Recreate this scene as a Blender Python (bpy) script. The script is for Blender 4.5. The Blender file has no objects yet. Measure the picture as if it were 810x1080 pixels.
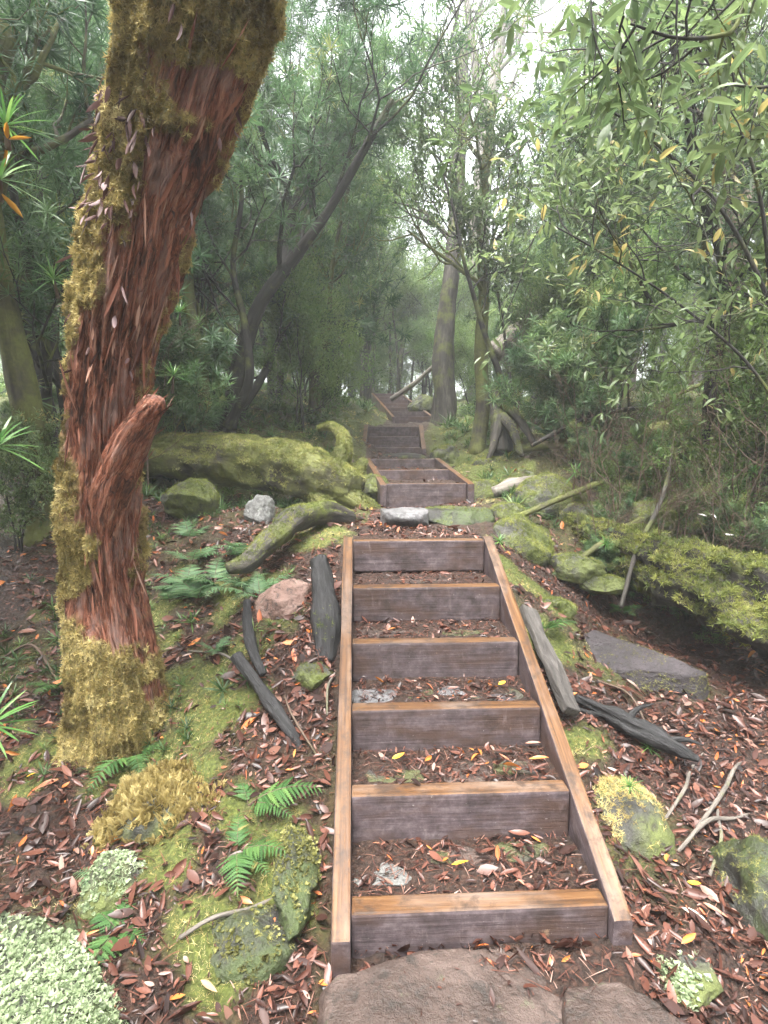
import bpy, bmesh, math, random
import numpy as np
from mathutils import Vector, Matrix

RS = np.random.default_rng(11)
scene = bpy.context.scene
COL = scene.collection
CAMZ, PITCH, FPX = 1.75, math.radians(5.7), 600.0
SP, CP = math.sin(PITCH), math.cos(PITCH)

# ------------------------------------------------------------------ geometry helpers
def P(px, py, Y):
    """world point that stands at distance Y in front of the viewer, seen at photo position px,py"""
    u, v = (px - 405) / FPX, (540 - py) / FPX
    d = np.array([u, CP + SP * v, -SP + CP * v])
    return np.array([0, 0, CAMZ]) + d * (Y / d[1])

def _hash(ix, iy, iz, seed):
    h = (ix.astype(np.int64) * 374761393 + iy.astype(np.int64) * 668265263 + iz.astype(np.int64) * 2147483647 + seed * 974711) & 0xFFFFFFFF
    h = ((h ^ (h >> 13)) * 1274126177) & 0xFFFFFFFF
    h = ((h ^ (h >> 15)) * 2246822519) & 0xFFFFFFFF
    return ((h ^ (h >> 16)) & 0xFFFFFF) / float(0xFFFFFF)

def vnoise(p, seed=0):
    p = np.asarray(p, float)
    i = np.floor(p).astype(np.int64); f = p - i; f = f * f * (3 - 2 * f)
    r = 0
    for dx in (0, 1):
        for dy in (0, 1):
            for dz in (0, 1):
                w = (f[:, 0] if dx else 1 - f[:, 0]) * (f[:, 1] if dy else 1 - f[:, 1]) * (f[:, 2] if dz else 1 - f[:, 2])
                r = r + w * _hash(i[:, 0] + dx, i[:, 1] + dy, i[:, 2] + dz, seed)
    return r * 2 - 1

def fbm(p, octaves=4, seed=0, gain=0.5):
    p = np.asarray(p, float); a, s, r = 1.0, 1.0, 0
    for o in range(octaves):
        r = r + a * vnoise(p * s + 17.3 * o, seed + o); a *= gain; s *= 2.03
    return r

def norm(v):
    v = np.asarray(v, float)
    return v / np.maximum(np.linalg.norm(v, axis=-1, keepdims=True), 1e-9)

def mesh_data(name, V, F, mat, smooth=True, attrs=None):
    """V (n,3); F = array or list of arrays of tris / quads"""
    if not isinstance(F, (list, tuple)): F = [F]
    F = [np.asarray(f, np.int32) for f in F if len(f)]
    me = bpy.data.meshes.new(name)
    V = np.ascontiguousarray(V, np.float32)
    me.vertices.add(len(V)); me.vertices.foreach_set('co', V.ravel())
    loops = np.concatenate([f.ravel() for f in F]) if F else np.zeros(0, np.int32)
    sizes = np.concatenate([np.full(len(f), f.shape[1], np.int32) for f in F])
    starts = np.concatenate([[0], np.cumsum(sizes)[:-1]]).astype(np.int32)
    me.loops.add(len(loops)); me.loops.foreach_set('vertex_index', loops.astype(np.int32))
    me.polygons.add(len(sizes)); me.polygons.foreach_set('loop_start', starts)
    me.polygons.foreach_set('use_smooth', np.full(len(sizes), smooth, bool))
    for k, a in (attrs or {}).items():
        a = np.ascontiguousarray(a, np.float32)
        if a.ndim == 1:
            at = me.attributes.new(k, 'FLOAT', 'POINT'); at.data.foreach_set('value', a)
        else:
            at = me.attributes.new(k, 'FLOAT_VECTOR', 'POINT'); at.data.foreach_set('vector', a.ravel())
    me.update(calc_edges=True)
    if mat: me.materials.append(mat)
    return me

def props(o, label=None, cat=None, group=None, kind=None):
    if label: o['label'] = label
    if cat: o['category'] = cat
    if group: o['group'] = group
    if kind: o['kind'] = kind
    return o

def link(name, me, parent=None, loc=None):
    o = bpy.data.objects.new(name, me); COL.objects.link(o)
    if parent is not None: o.parent = parent
    if loc is not None: o.location = loc
    return o

def root(name, loc, label, cat, group=None, rz=0.0, scale=None):
    o = bpy.data.objects.new(name, None); COL.objects.link(o)
    o.empty_display_size = 0.1; o.location = loc; o.rotation_euler = (0, 0, rz)
    if scale: o.scale = scale
    return props(o, label, cat, group)

class Geo:
    """collects pieces of ONE mesh"""
    def __init__(s): s.V, s.T, s.Q, s.A, s.n = [], [], [], {}, 0
    def add(s, V, F, **attrs):
        V = np.asarray(V, float); F = np.asarray(F, int)
        if len(V) == 0: return
        (s.T if F.shape[1] == 3 else s.Q).append(F + s.n)
        s.V.append(V)
        for k, a in attrs.items(): s.A.setdefault(k, []).append(np.asarray(a, float))
        s.n += len(V)
    def data(s, name, mat, origin=(0, 0, 0), smooth=True):
        F = []
        if s.T: F.append(np.concatenate(s.T))
        if s.Q: F.append(np.concatenate(s.Q))
        return mesh_data(name, np.concatenate(s.V) - np.asarray(origin, float), F, mat, smooth, {k: np.concatenate(a) for k, a in s.A.items()})
    def tris(s):
        F = [t for t in s.T]
        for q in s.Q: F += [q[:, [0, 1, 2]], q[:, [0, 2, 3]]]
        return np.concatenate(s.V), np.concatenate(F)

def spline(pts, n):
    """Catmull-Rom through pts (k,d), n samples"""
    p = np.asarray(pts, float)
    p = np.vstack([2 * p[0] - p[1], p, 2 * p[-1] - p[-2]])
    k = len(p) - 3
    t = np.linspace(0, k - 1e-6, n); i = t.astype(int); f = (t - i)[:, None]
    a, b, c, d = p[i], p[i + 1], p[i + 2], p[i + 3]
    return 0.5 * ((2 * b) + (c - a) * f + (2 * a - 5 * b + 4 * c - d) * f ** 2 + (-a + 3 * b - 3 * c + d) * f ** 3)

def tube(pts, rad, sides=8, cap=True, disp=None):
    """pts (n,3), rad (n,), returns V,F(quads),bk,(tri caps) ; disp(angle, length, r)->dr"""
    p = np.asarray(pts, float); n = len(p)
    rad = np.broadcast_to(np.asarray(rad, float), (n,))
    t = norm(np.gradient(p, axis=0))
    u = np.zeros_like(t)
    ref = np.array([0, 1.0, 0]) if abs(t[0, 1]) < 0.9 else np.array([1.0, 0, 0])
    u[0] = norm(ref - t[0] * (ref @ t[0]))
    for i in range(1, n):
        w = u[i - 1] - t[i] * (u[i - 1] @ t[i]); u[i] = w / max(np.linalg.norm(w), 1e-9)
    v = np.cross(t, u)
    L = np.concatenate([[0], np.cumsum(np.linalg.norm(np.diff(p, axis=0), axis=1))])
    a = np.linspace(0, 2 * math.pi, sides, endpoint=False)
    A, LL = np.meshgrid(a, L); R = np.repeat(rad[:, None], sides, 1)
    if disp is not None: R = R + disp(A, LL, R)
    V = p[:, None, :] + R[..., None] * (np.cos(A)[..., None] * u[:, None, :] + np.sin(A)[..., None] * v[:, None, :])
    V = V.reshape(-1, 3)
    i, j = np.meshgrid(np.arange(n - 1), np.arange(sides), indexing='ij')
    j2 = (j + 1) % sides
    Q = np.stack([i * sides + j, i * sides + j2, (i + 1) * sides + j2, (i + 1) * sides + j], -1).reshape(-1, 4)
    bk = np.stack([np.cos(A) * R, np.sin(A) * R, LL], -1).reshape(-1, 3)
    T = np.zeros((0, 3), int)
    if cap:
        V = np.vstack([V, p[0] - t[0] * rad[0] * .15, p[-1] + t[-1] * rad[-1] * .15]); bk = np.vstack([bk, [0, 0, 0], [0, 0, L[-1]]])
        c0, c1 = len(V) - 2, len(V) - 1; k = np.arange(sides); k2 = (k + 1) % sides
        T = np.vstack([np.stack([np.full(sides, c0), k2, k], -1), np.stack([np.full(sides, c1), (n - 1) * sides + k, (n - 1) * sides + k2], -1)])
    return V, Q, T, bk

def add_tube(g, pts, rad, sides=8, cap=True, disp=None):
    V, Q, T, bk = tube(pts, rad, sides, cap, disp)
    n0 = g.n
    g.add(V, Q, bk=bk)
    if len(T): g.T.append(T + n0)

def frames_axis(x, rng, up=None):
    """frames whose local x axis is x, random roll (or z near up)"""
    x = norm(x)
    if up is None:
        r = norm(rng.normal(size=x.shape))
    else:
        r = np.broadcast_to(up, x.shape) + rng.normal(scale=.02, size=x.shape)
    z = norm(r - x * np.sum(r * x, 1, keepdims=True))
    y = np.cross(z, x)
    return np.stack([x, y, z], -1)          # columns

def scatter(g, tmpl, pos, R, scale, rng, rnd=None):
    tv, tf = tmpl
    n = len(pos)
    if n == 0: return
    scale = np.asarray(scale, float)
    sc = np.broadcast_to(scale if scale.ndim == 2 else np.broadcast_to(scale, (n,))[:, None], (n, 3))
    lv = tv[None] * sc[:, None, :]
    V = np.einsum('nij,nkj->nki', R, lv) + pos[:, None, :]
    F = (tf[None] + (np.arange(n) * len(tv))[:, None, None]).reshape(-1, tf.shape[1])
    rnd = rng.random(n) if rnd is None else rnd
    g.add(V.reshape(-1, 3), F, rnd=np.repeat(rnd, len(tv)))

def sample(V, F, n, rng):
    a, b, c = V[F[:, 0]], V[F[:, 1]], V[F[:, 2]]
    cr = np.cross(b - a, c - a); ar = np.linalg.norm(cr, axis=1)
    k = rng.choice(len(F), n, p=ar / ar.sum())
    r1 = np.sqrt(rng.random(n))[:, None]; r2 = rng.random(n)[:, None]
    return a[k] * (1 - r1) + b[k] * r1 * (1 - r2) + c[k] * r1 * r2, norm(cr[k]), ar.sum() / 2

# ------------------------------------------------------------------ leaf templates (local x = along leaf, z = upper side)
def tpl_leaf(W=.35, droop=.15, fold=.08, twist=0, n=3):
    xs = np.linspace(0, 1, n + 2); V = [[0, 0, 0]]
    for x in xs[1:-1]:
        w = W / 2 * math.sin(math.pi * x ** .85) ** .8; z = -droop * x * x; tw = twist * x
        for sgn in (1, 0, -1):
            yy, zz = sgn * w, (fold if sgn else 0) * math.sin(math.pi * x)
            V.append([x, yy * math.cos(tw) - zz * math.sin(tw), z + yy * math.sin(tw) + zz * math.cos(tw)])
    V.append([1, 0, -droop])
    F = []
    F += [[0, 2, 1], [0, 3, 2]]
    for i in range(n - 1):
        b = 1 + 3 * i
        for k in (0, 1): F += [[b + k, b + k + 1, b + k + 4], [b + k, b + k + 4, b + k + 3]]
    b = 1 + 3 * (n - 1); e = len(V) - 1
    F += [[b, b + 1, e], [b + 1, b + 2, e]]
    return np.array(V), np.array(F)

def tpl_diamond(W=.35, droop=.1, fold=.06):
    V = np.array([[0, 0, 0], [.45, W / 2, fold], [1, 0, -droop], [.45, -W / 2, fold], [.48, 0, -droop * .2]])
    return V, np.array([[0, 4, 1], [4, 2, 1], [0, 3, 4], [4, 3, 2]])

def tpl_tuft(k, rng, W=.1, spread=(25, 85), arch=.25, segs=2):
    """a star of narrow leaves round local +x"""
    V, F = [], []
    for i in range(k):
        az = 2 * math.pi * (i * .382 + rng.random() * .1); el = math.radians(spread[0] + (spread[1] - spread[0]) * ((i + rng.random()) / k))
        d = np.array([math.cos(el), math.sin(el) * math.cos(az), math.sin(el) * math.sin(az)])
        side = norm(np.cross(d, [1, 0.01, 0])); L = .75 + .35 * rng.random()
        out = np.array([0, math.cos(az), math.sin(az)]) * .6 - np.array([1, 0, 0]) * .8
        b = len(V); st = np.linspace(0, 1, segs + 1)
        for s in st[:-1]:
            c = d * s * L + out * arch * s * s * L; w = W * L * (.35 if s == 0 else 1 - .5 * s) / 2
            V += [c + side * w, c - side * w]
        V.append(d * L + out * arch * L)
        for j in range(segs - 1): F += [[b + 2 * j, b + 2 * j + 1, b + 2 * j + 3], [b + 2 * j, b + 2 * j + 3, b + 2 * j + 2]]
        e = b + 2 * (segs - 1); F.append([e, e + 1, len(V) - 1])
    return np.array(V), np.array(F)

trng = np.random.default_rng(3)
LEAF_L = [tpl_leaf(.2 + .22 * trng.random(), trng.uniform(-.35, .3), trng.uniform(-.03, .16), trng.uniform(-.9, .9)) for _ in range(7)]
LEAF_B = [tpl_leaf(.3, d, .05, t) for d, t in ((.12, .2), (.3, -.2), (.2, 0))]
LEAF_D = [tpl_diamond(.42, .1), tpl_diamond(.36, .2, .1)]
TUFT = [tpl_tuft(16, trng, .125, (20, 95), .22) for _ in range(3)]
TUFT_FAR = [tpl_tuft(9, trng, .13, (20, 95), .15, 1) for _ in range(2)]
MOSS = [tpl_tuft(7, trng, .34, (10, 85), .3, 1) for _ in range(3)]
MOSS_LONG = [tpl_tuft(7, trng, .22, (5, 60), .4, 2) for _ in range(2)]
ROSETTE = [tpl_tuft(26, trng, .075, (10, 100), .28, 5) for _ in range(2)]

def tpl_frond_leafy(rng):
    """a little overlapping-leaved liverwort shoot"""
    V, F = [], []
    dv, df = tpl_diamond(.75, .3, .1)
    for i in range(9):
        for sgn in (1, -1):
            a = sgn * math.radians(62); c, s = math.cos(a), math.sin(a)
            M = np.array([[c, -s, 0], [s, c, 0], [0, 0, 1]]); sc = .34 * (1 - .5 * i / 9)
            x = i / 9
            F.append(df + sum(len(v) for v in V)); V.append((dv * sc) @ M.T + [x, 0, -.35 * x * x + .02 * (i % 2)])
    return np.concatenate(V), np.concatenate(F)
def tpl_cup(rng):
    """rounded pale thallus rosette, axis local +x, cupped"""
    V = [[.0, 0, 0]]; F = []
    m = 9
    for i in range(m):
        a = 2 * math.pi * i / m; r = .55 + .1 * (i % 2)
        V.append([.12, r * math.cos(a) * .6, r * math.sin(a) * .6])
    for i in range(m):
        a = 2 * math.pi * i / m; r = .5 + .12 * ((i * 5) % 3 - 1)
        V.append([.42 + .06 * (i % 2), r * math.cos(a), r * math.sin(a)])
    for i in range(m):
        j = (i + 1) % m
        F += [[0, 1 + i, 1 + j], [1 + i, 1 + m + i, 1 + m + j], [1 + i, 1 + m + j, 1 + j]]
    return np.array(V), np.array(F)
SHOOT = tpl_frond_leafy(trng); CUP = tpl_cup(trng)

# ------------------------------------------------------------------ materials
class N:
    def __init__(s, name):
        s.m = bpy.data.materials.new(name); s.m.use_nodes = True
        s.t = s.m.node_tree; s.t.nodes.clear()
        s.out = s.t.nodes.new('ShaderNodeOutputMaterial')
    def n(s, t, **kw):
        nd = s.t.nodes.new(t)
        for k, v in kw.items(): setattr(nd, k, v)
        return nd
    def l(s, a, b): s.t.links.new(a, b)
    def put(s, sock, v):
        if hasattr(v, 'is_output'): s.l(v, sock)
        else: sock.default_value = v
    def attr(s, name): return s.n('ShaderNodeAttribute', attribute_name=name)
    def coord(s, kind='Object'): return s.n('ShaderNodeTexCoord').outputs[kind]
    def mapv(s, vec, scale):
        m = s.n('ShaderNodeMapping'); s.l(vec, m.inputs['Vector']); m.inputs['Scale'].default_value = scale; return m.outputs[0]
    def noise(s, vec, scale, detail=4, rough=.55, dist=0):
        t = s.n('ShaderNodeTexNoise'); s.l(vec, t.inputs['Vector'])
        t.inputs['Scale'].default_value = scale; t.inputs['Detail'].default_value = detail
        t.inputs['Roughness'].default_value = rough; t.inputs['Distortion'].default_value = dist
        return t.outputs['Fac']
    def vor(s, vec, scale, feature='F1', out='Distance'):
        t = s.n('ShaderNodeTexVoronoi', feature=feature); s.l(vec, t.inputs['Vector']); t.inputs['Scale'].default_value = scale
        return t.outputs[out]
    def ramp(s, fac, stops, interp='LINEAR'):
        r = s.n('ShaderNodeValToRGB'); s.l(fac, r.inputs[0]); cr = r.color_ramp; cr.interpolation = interp
        while len(cr.elements) < len(stops): cr.elements.new(.5)
        for e, (p, c) in zip(cr.elements, stops):
            e.position = p; e.color = (*c, 1) if isinstance(c, tuple) else (c, c, c, 1)
        return r.outputs[0]
    def mix(s, fac, a, b, blend='MIX'):
        m = s.n('ShaderNodeMix', data_type='RGBA', blend_type=blend)
        s.put(m.inputs[0], fac)
        s.put(m.inputs[6], a if hasattr(a, 'is_output') else (*a, 1)); s.put(m.inputs[7], b if hasattr(b, 'is_output') else (*b, 1))
        return m.outputs[2]
    def math(s, op, a, b=0.0, clamp=False):
        m = s.n('ShaderNodeMath', operation=op, use_clamp=clamp); s.put(m.inputs[0], a); s.put(m.inputs[1], b); return m.outputs[0]
    def bump(s, h, strength=.5, dist=.01, nrm=None):
        b = s.n('ShaderNodeBump'); s.l(h, b.inputs['Height']); b.inputs['Strength'].default_value = strength; b.inputs['Distance'].default_value = dist
        if nrm is not None: s.l(nrm, b.inputs['Normal'])
        return b.outputs[0]
    def bsdf(s, color, rough=.6, normal=None, spec=.5, coat=None):
        p = s.n('ShaderNodeBsdfPrincipled'); s.put(p.inputs['Base Color'], color if hasattr(color, 'is_output') else (*color, 1))
        s.put(p.inputs['Roughness'], rough); p.inputs['Specular IOR Level'].default_value = spec
        if normal is not None: s.l(normal, p.inputs['Normal'])
        if coat: p.inputs['Coat Weight'].default_value = coat; p.inputs['Coat Roughness'].default_value = .25
        return p.outputs[0]
    def done(s, sh):
        s.l(sh, s.out.inputs['Surface']); return s.m

def leaf_mat(name, stops, trans=.3, rough=.42, spec=.4, interp='LINEAR'):
    b = N(name); a = b.attr('rnd').outputs['Fac']
    c = b.ramp(a, stops, interp)
    d = b.bsdf(c, rough, None, spec)
    if trans <= 0: return b.done(d)
    t = b.n('ShaderNodeBsdfTranslucent')
    b.l(b.mix(.55, c, (.9, 1, .25), 'MULTIPLY'), t.inputs['Color'])
    hs = b.n('ShaderNodeHueSaturation'); b.l(c, hs.inputs['Color']); hs.inputs['Value'].default_value = 1.5; b.l(hs.outputs[0], t.inputs['Color'])
    m = b.n('ShaderNodeMixShader'); m.inputs[0].default_value = trans; b.l(d, m.inputs[1]); b.l(t.outputs[0], m.inputs[2])
    return b.done(m.outputs[0])

M = {}
M['tuft'] = leaf_mat('tuft_leaf', [(0, (.025, .058, .026)), (.5, (.06, .115, .048)), (.9, (.11, .18, .065)), (1, (.2, .22, .07))], .35)
M['small'] = leaf_mat('small_leaf', [(0, (.04, .08, .024)), (.5, (.085, .15, .042)), (1, (.19, .26, .08))], .45)
M['broad'] = leaf_mat('broad_leaf', [(0, (.04, .07, .03)), (.5, (.09, .135, .055)), (.97, (.17, .22, .09)), (1, (.3, .25, .09))], .42, .33, .5)
M['rosette'] = leaf_mat('rosette_leaf', [(0, (.05, .13, .035)), (.6, (.1, .22, .05)), (1, (.2, .32, .08))], .3, .35, .5)
M['dead_orange'] = leaf_mat('orange_leaf', [(0, (.45, .2, .03)), (1, (.6, .34, .06))], .35, .45)
M['fern'] = leaf_mat('fern_leaf', [(0, (.022, .058, .016)), (.5, (.05, .115, .032)), (.9, (.095, .17, .048)), (1, (.17, .16, .05))], .22, .55, .22)
M['fern_pale'] = leaf_mat('pale_fern_leaf', [(0, (.045, .095, .04)), (.6, (.09, .17, .075)), (1, (.16, .24, .1))], .35, .5, .4)
M['litter'] = leaf_mat('dead_leaf', [(0, (.012, .007, .006)), (.3, (.038, .016, .012)), (.55, (.095, .036, .024)), (.75, (.15, .06, .04)), (.86, (.21, .115, .085)), (.92, (.29, .2, .165)), (.95, (.38, .1, .03)), (1, (.46, .18, .045))], .06, .4, .4)
M['moss'] = leaf_mat('green_moss', [(0, (.04, .06, .012)), (.4, (.115, .14, .03)), (.75, (.235, .25, .06)), (1, (.36, .35, .12))], .25, .6, .3)
M['moss_yellow'] = leaf_mat('yellow_moss', [(0, (.1, .07, .022)), (.3, (.28, .22, .075)), (.65, (.48, .39, .16)), (1, (.62, .54, .29))], .25, .6, .3)
M['moss_olive'] = leaf_mat('olive_moss', [(0, (.055, .055, .017)), (.45, (.18, .18, .055)), (1, (.4, .38, .15))], .25, .6, .3)
M['liverwort'] = leaf_mat('pale_liverwort', [(0, (.16, .2, .1)), (.5, (.34, .41, .25)), (1, (.52, .57, .4))], .2, .5, .35)
M['shoot'] = leaf_mat('golden_liverwort', [(0, (.15, .11, .035)), (.5, (.33, .26, .095)), (1, (.5, .42, .2))], .3, .5, .4)
M['cover'] = leaf_mat('low_herb', [(0, (.03, .06, .02)), (.6, (.07, .13, .04)), (1, (.14, .2, .06))], .3, .45)

def bark_mat(name, dark, mid, light, moss=(.12, .14, .03), moss_amt=.5, scale=1.0, rough=.75):
    b = N(name); v = b.attr('bk').outputs['Vector']
    n1 = b.noise(b.mapv(v, (22 * scale, 22 * scale, 4 * scale)), 1, 6, .65, .4)
    n2 = b.noise(b.mapv(v, (5, 5, 3)), 1, 3)
    c = b.ramp(n1, [(.28, dark), (.5, mid), (.72, light)])
    g = b.ramp(b.noise(b.coord(), 2.3, 5, .65), [(.62 - .25 * moss_amt, 0.0), (.74 - .2 * moss_amt, 1.0)])
    mv = b.mix(b.noise(b.coord(), 40, 3), tuple(x * .55 for x in moss), tuple(x * 1.5 for x in moss))
    c = b.mix(g, c, mv); c = b.mix(b.math('MULTIPLY', n2, .5), c, (.02, .02, .018))
    return b.done(b.bsdf(c, rough, b.bump(n1, .9, .02), .35))
M['bark_grey'] = bark_mat('grey_bark', (.018, .016, .014), (.055, .048, .04), (.12, .105, .088), moss_amt=.45)
M['bark_dark'] = bark_mat('dark_bark', (.01, .009, .008), (.026, .022, .019), (.06, .053, .046), moss_amt=.35)
M['bark_mossy'] = bark_mat('mossy_bark', (.02, .017, .013), (.055, .045, .034), (.11, .095, .07), (.14, .15, .04), .95)
M['bark_brown'] = bark_mat('brown_bark', (.04, .025, .018), (.13, .085, .06), (.25, .18, .14), moss_amt=.3)
M['bark_pale'] = bark_mat('pale_dead_wood', (.07, .06, .052), (.19, .165, .14), (.34, .3, .27), moss_amt=.25)
M['weathered'] = bark_mat('weathered_grey_wood', (.025, .022, .02), (.075, .066, .06), (.15, .135, .125), moss_amt=-.4, scale=1.4)
M['charred'] = bark_mat('charred_wood', (.005, .005, .005), (.016, .015, .016), (.055, .053, .055), moss_amt=-.6, scale=2.2, rough=.62)

def red_bark():
    b = N('stringy_red_bark'); v = b.attr('bk').outputs['Vector']
    def warp(vec, amt, sc):
        w = b.n('ShaderNodeTexNoise'); b.l(b.mapv(vec, sc), w.inputs['Vector']); w.inputs['Scale'].default_value = 1; w.inputs['Detail'].default_value = 3
        add = b.n('ShaderNodeVectorMath', operation='MULTIPLY_ADD'); b.l(w.outputs['Color'], add.inputs[0]); add.inputs[1].default_value = (amt, amt, 0); b.l(vec, add.inputs[2]); return add.outputs[0]
    vv = warp(v, .09, (6, 6, 4)); vv = warp(vv, .02, (30, 30, 12))
    fib = b.noise(b.mapv(vv, (95, 95, 5)), 1, 6, .72)
    fine = b.noise(b.mapv(vv, (260, 260, 16)), 1, 3, .65)
    crack = b.vor(b.mapv(vv, (30, 30, 1.9)), 1, 'DISTANCE_TO_EDGE')
    pat = b.noise(b.mapv(vv, (10, 10, 4)), 1, 5, .65)
    c = b.ramp(b.math('ADD', b.math('MULTIPLY', fib, .7), b.math('MULTIPLY', fine, .3)), [(.34, (.025, .011, .008)), (.42, (.12, .038, .022)), (.5, (.27, .092, .05)), (.58, (.44, .2, .125)), (.68, (.6, .4, .31))])
    c = b.mix(b.ramp(pat, [(.5, 0.0), (.64, .7)]), c, b.mix(fine, (.5, .34, .29), (.16, .1, .09)))
    c = b.mix(b.ramp(pat, [(.34, .8), (.46, 0.0)]), c, (.03, .014, .011))
    c = b.mix(b.math('MULTIPLY', b.ramp(crack, [(.01, .8), (.06, 0.0)]), b.ramp(pat, [(.4, 1.0), (.55, .15)])), c, (.014, .008, .007))
    mc = b.ramp(b.noise(b.coord(), 50, 4, .65), [(.3, (.08, .06, .02)), (.6, (.34, .275, .11))])
    c = b.mix(b.attr('mossy').outputs['Fac'], c, mc)
    h = b.math('ADD', b.math('ADD', b.math('MULTIPLY', fib, .7), b.math('MULTIPLY', fine, .4)), b.math('MULTIPLY', b.ramp(crack, [(0, 0.0), (.12, 1.0)]), .3))
    return b.done(b.bsdf(c, .62, b.bump(h, 1, .02), .35))
M['red_bark'] = red_bark()

def ground_mat():
    b = N('forest_soil'); v = b.coord()
    n1 = b.noise(v, 9, 8, .7); n2 = b.noise(v, 55, 5, .7); n3 = b.vor(v, 38)
    c = b.ramp(n2, [(.3, (.012, .008, .006)), (.5, (.045, .025, .017)), (.68, (.1, .055, .036)), (.8, (.17, .1, .072))])
    c = b.mix(b.ramp(n1, [(.35, 0.0), (.6, .75)]), c, b.ramp(n3, [(.1, (.09, .042, .028)), (.5, (.02, .012, .009))]))
    mm = b.attr('mossy').outputs['Fac']
    mc = b.ramp(b.noise(v, 60, 4, .65), [(.3, (.035, .045, .01)), (.55, (.1, .12, .026)), (.75, (.2, .21, .055))])
    c = b.mix(mm, c, mc)
    h = b.math('ADD', n2, b.math('MULTIPLY', n3, .6))
    return b.done(b.bsdf(c, b.ramp(n1, [(.3, .38), (.7, .75)]), b.bump(h, .9, .03), .4))
M['ground'] = ground_mat()

def rock_mat(name, a, bb, c_, lichen=(.3, .34, .25), lam=.3, rough=(.3, .6), mossc=None):
    b = N(name); v = b.coord()
    n1 = b.noise(v, 5, 8, .65); n2 = b.noise(v, 38, 5, .7); n3 = b.noise(v, 3.1, 5, .6)
    c = b.mix(b.math('MULTIPLY', n2, .85), b.ramp(n1, [(.32, a), (.5, bb), (.68, c_)]), tuple(x * .35 for x in bb))
    c = b.mix(b.ramp(b.noise(v, 14, 6, .75), [(.66 - .2 * lam, 0.0), (.72 - .2 * lam, .8)]), c, b.mix(n2, lichen, tuple(x * .5 for x in lichen)))
    if mossc: c = b.mix(b.ramp(n3, [(.42, 0.0), (.56, .95)]), c, b.mix(n2, tuple(x * .4 for x in mossc), tuple(x * 1.5 for x in mossc)))
    c = b.mix(b.ramp(b.noise(v, 19, 6, .75, .6), [(.37, .8), (.47, 0.0)]), c, (.022, .018, .015))
    h = b.math('ADD', b.math('MULTIPLY', n1, .7), b.math('MULTIPLY', n2, .35))
    return b.done(b.bsdf(c, b.ramp(n1, [(.3, rough[0]), (.7, rough[1])]), b.bump(b.math('ADD', h, b.math('MULTIPLY', b.noise(v, 110, 3, .7), .15)), 1, .04), .5))
M['rock_brown'] = rock_mat('brown_stone', (.04, .026, .02), (.085, .056, .045), (.15, .105, .088), (.09, .09, .05), .3)
M['rock_pink'] = rock_mat('pinkish_stone', (.17, .09, .065), (.28, .17, .135), (.36, .25, .21), (.4, .33, .28), .2, (.5, .7))
M['rock_grey'] = rock_mat('grey_stone', (.09, .09, .085), (.18, .18, .17), (.28, .28, .27), (.4, .42, .38), .4)
M['rock_moss'] = rock_mat('mossy_stone', (.035, .035, .03), (.08, .078, .066), (.14, .135, .115), (.3, .34, .2), .3, (.5, .8), (.1, .12, .03))
M['rock_dark'] = rock_mat('dark_wet_stone', (.02, .02, .018), (.045, .044, .038), (.08, .078, .066), (.12, .16, .07), .2, (.3, .6), (.05, .07, .02))
M['rock_purple'] = rock_mat('purplish_stone', (.03, .024, .026), (.065, .052, .057), (.12, .1, .105), (.15, .16, .1), .15, (.4, .7), (.07, .075, .025))
M['rock_slab'] = rock_mat('dark_purplish_stone', (.022, .017, .019), (.045, .035, .039), (.085, .07, .076), (.13, .14, .08), .15, (.35, .6))
M['slate'] = rock_mat('bluish_grey_slab', (.1, .1, .1), (.2, .195, .2), (.3, .29, .3), (.32, .34, .3), .2, (.28, .5))

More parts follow.
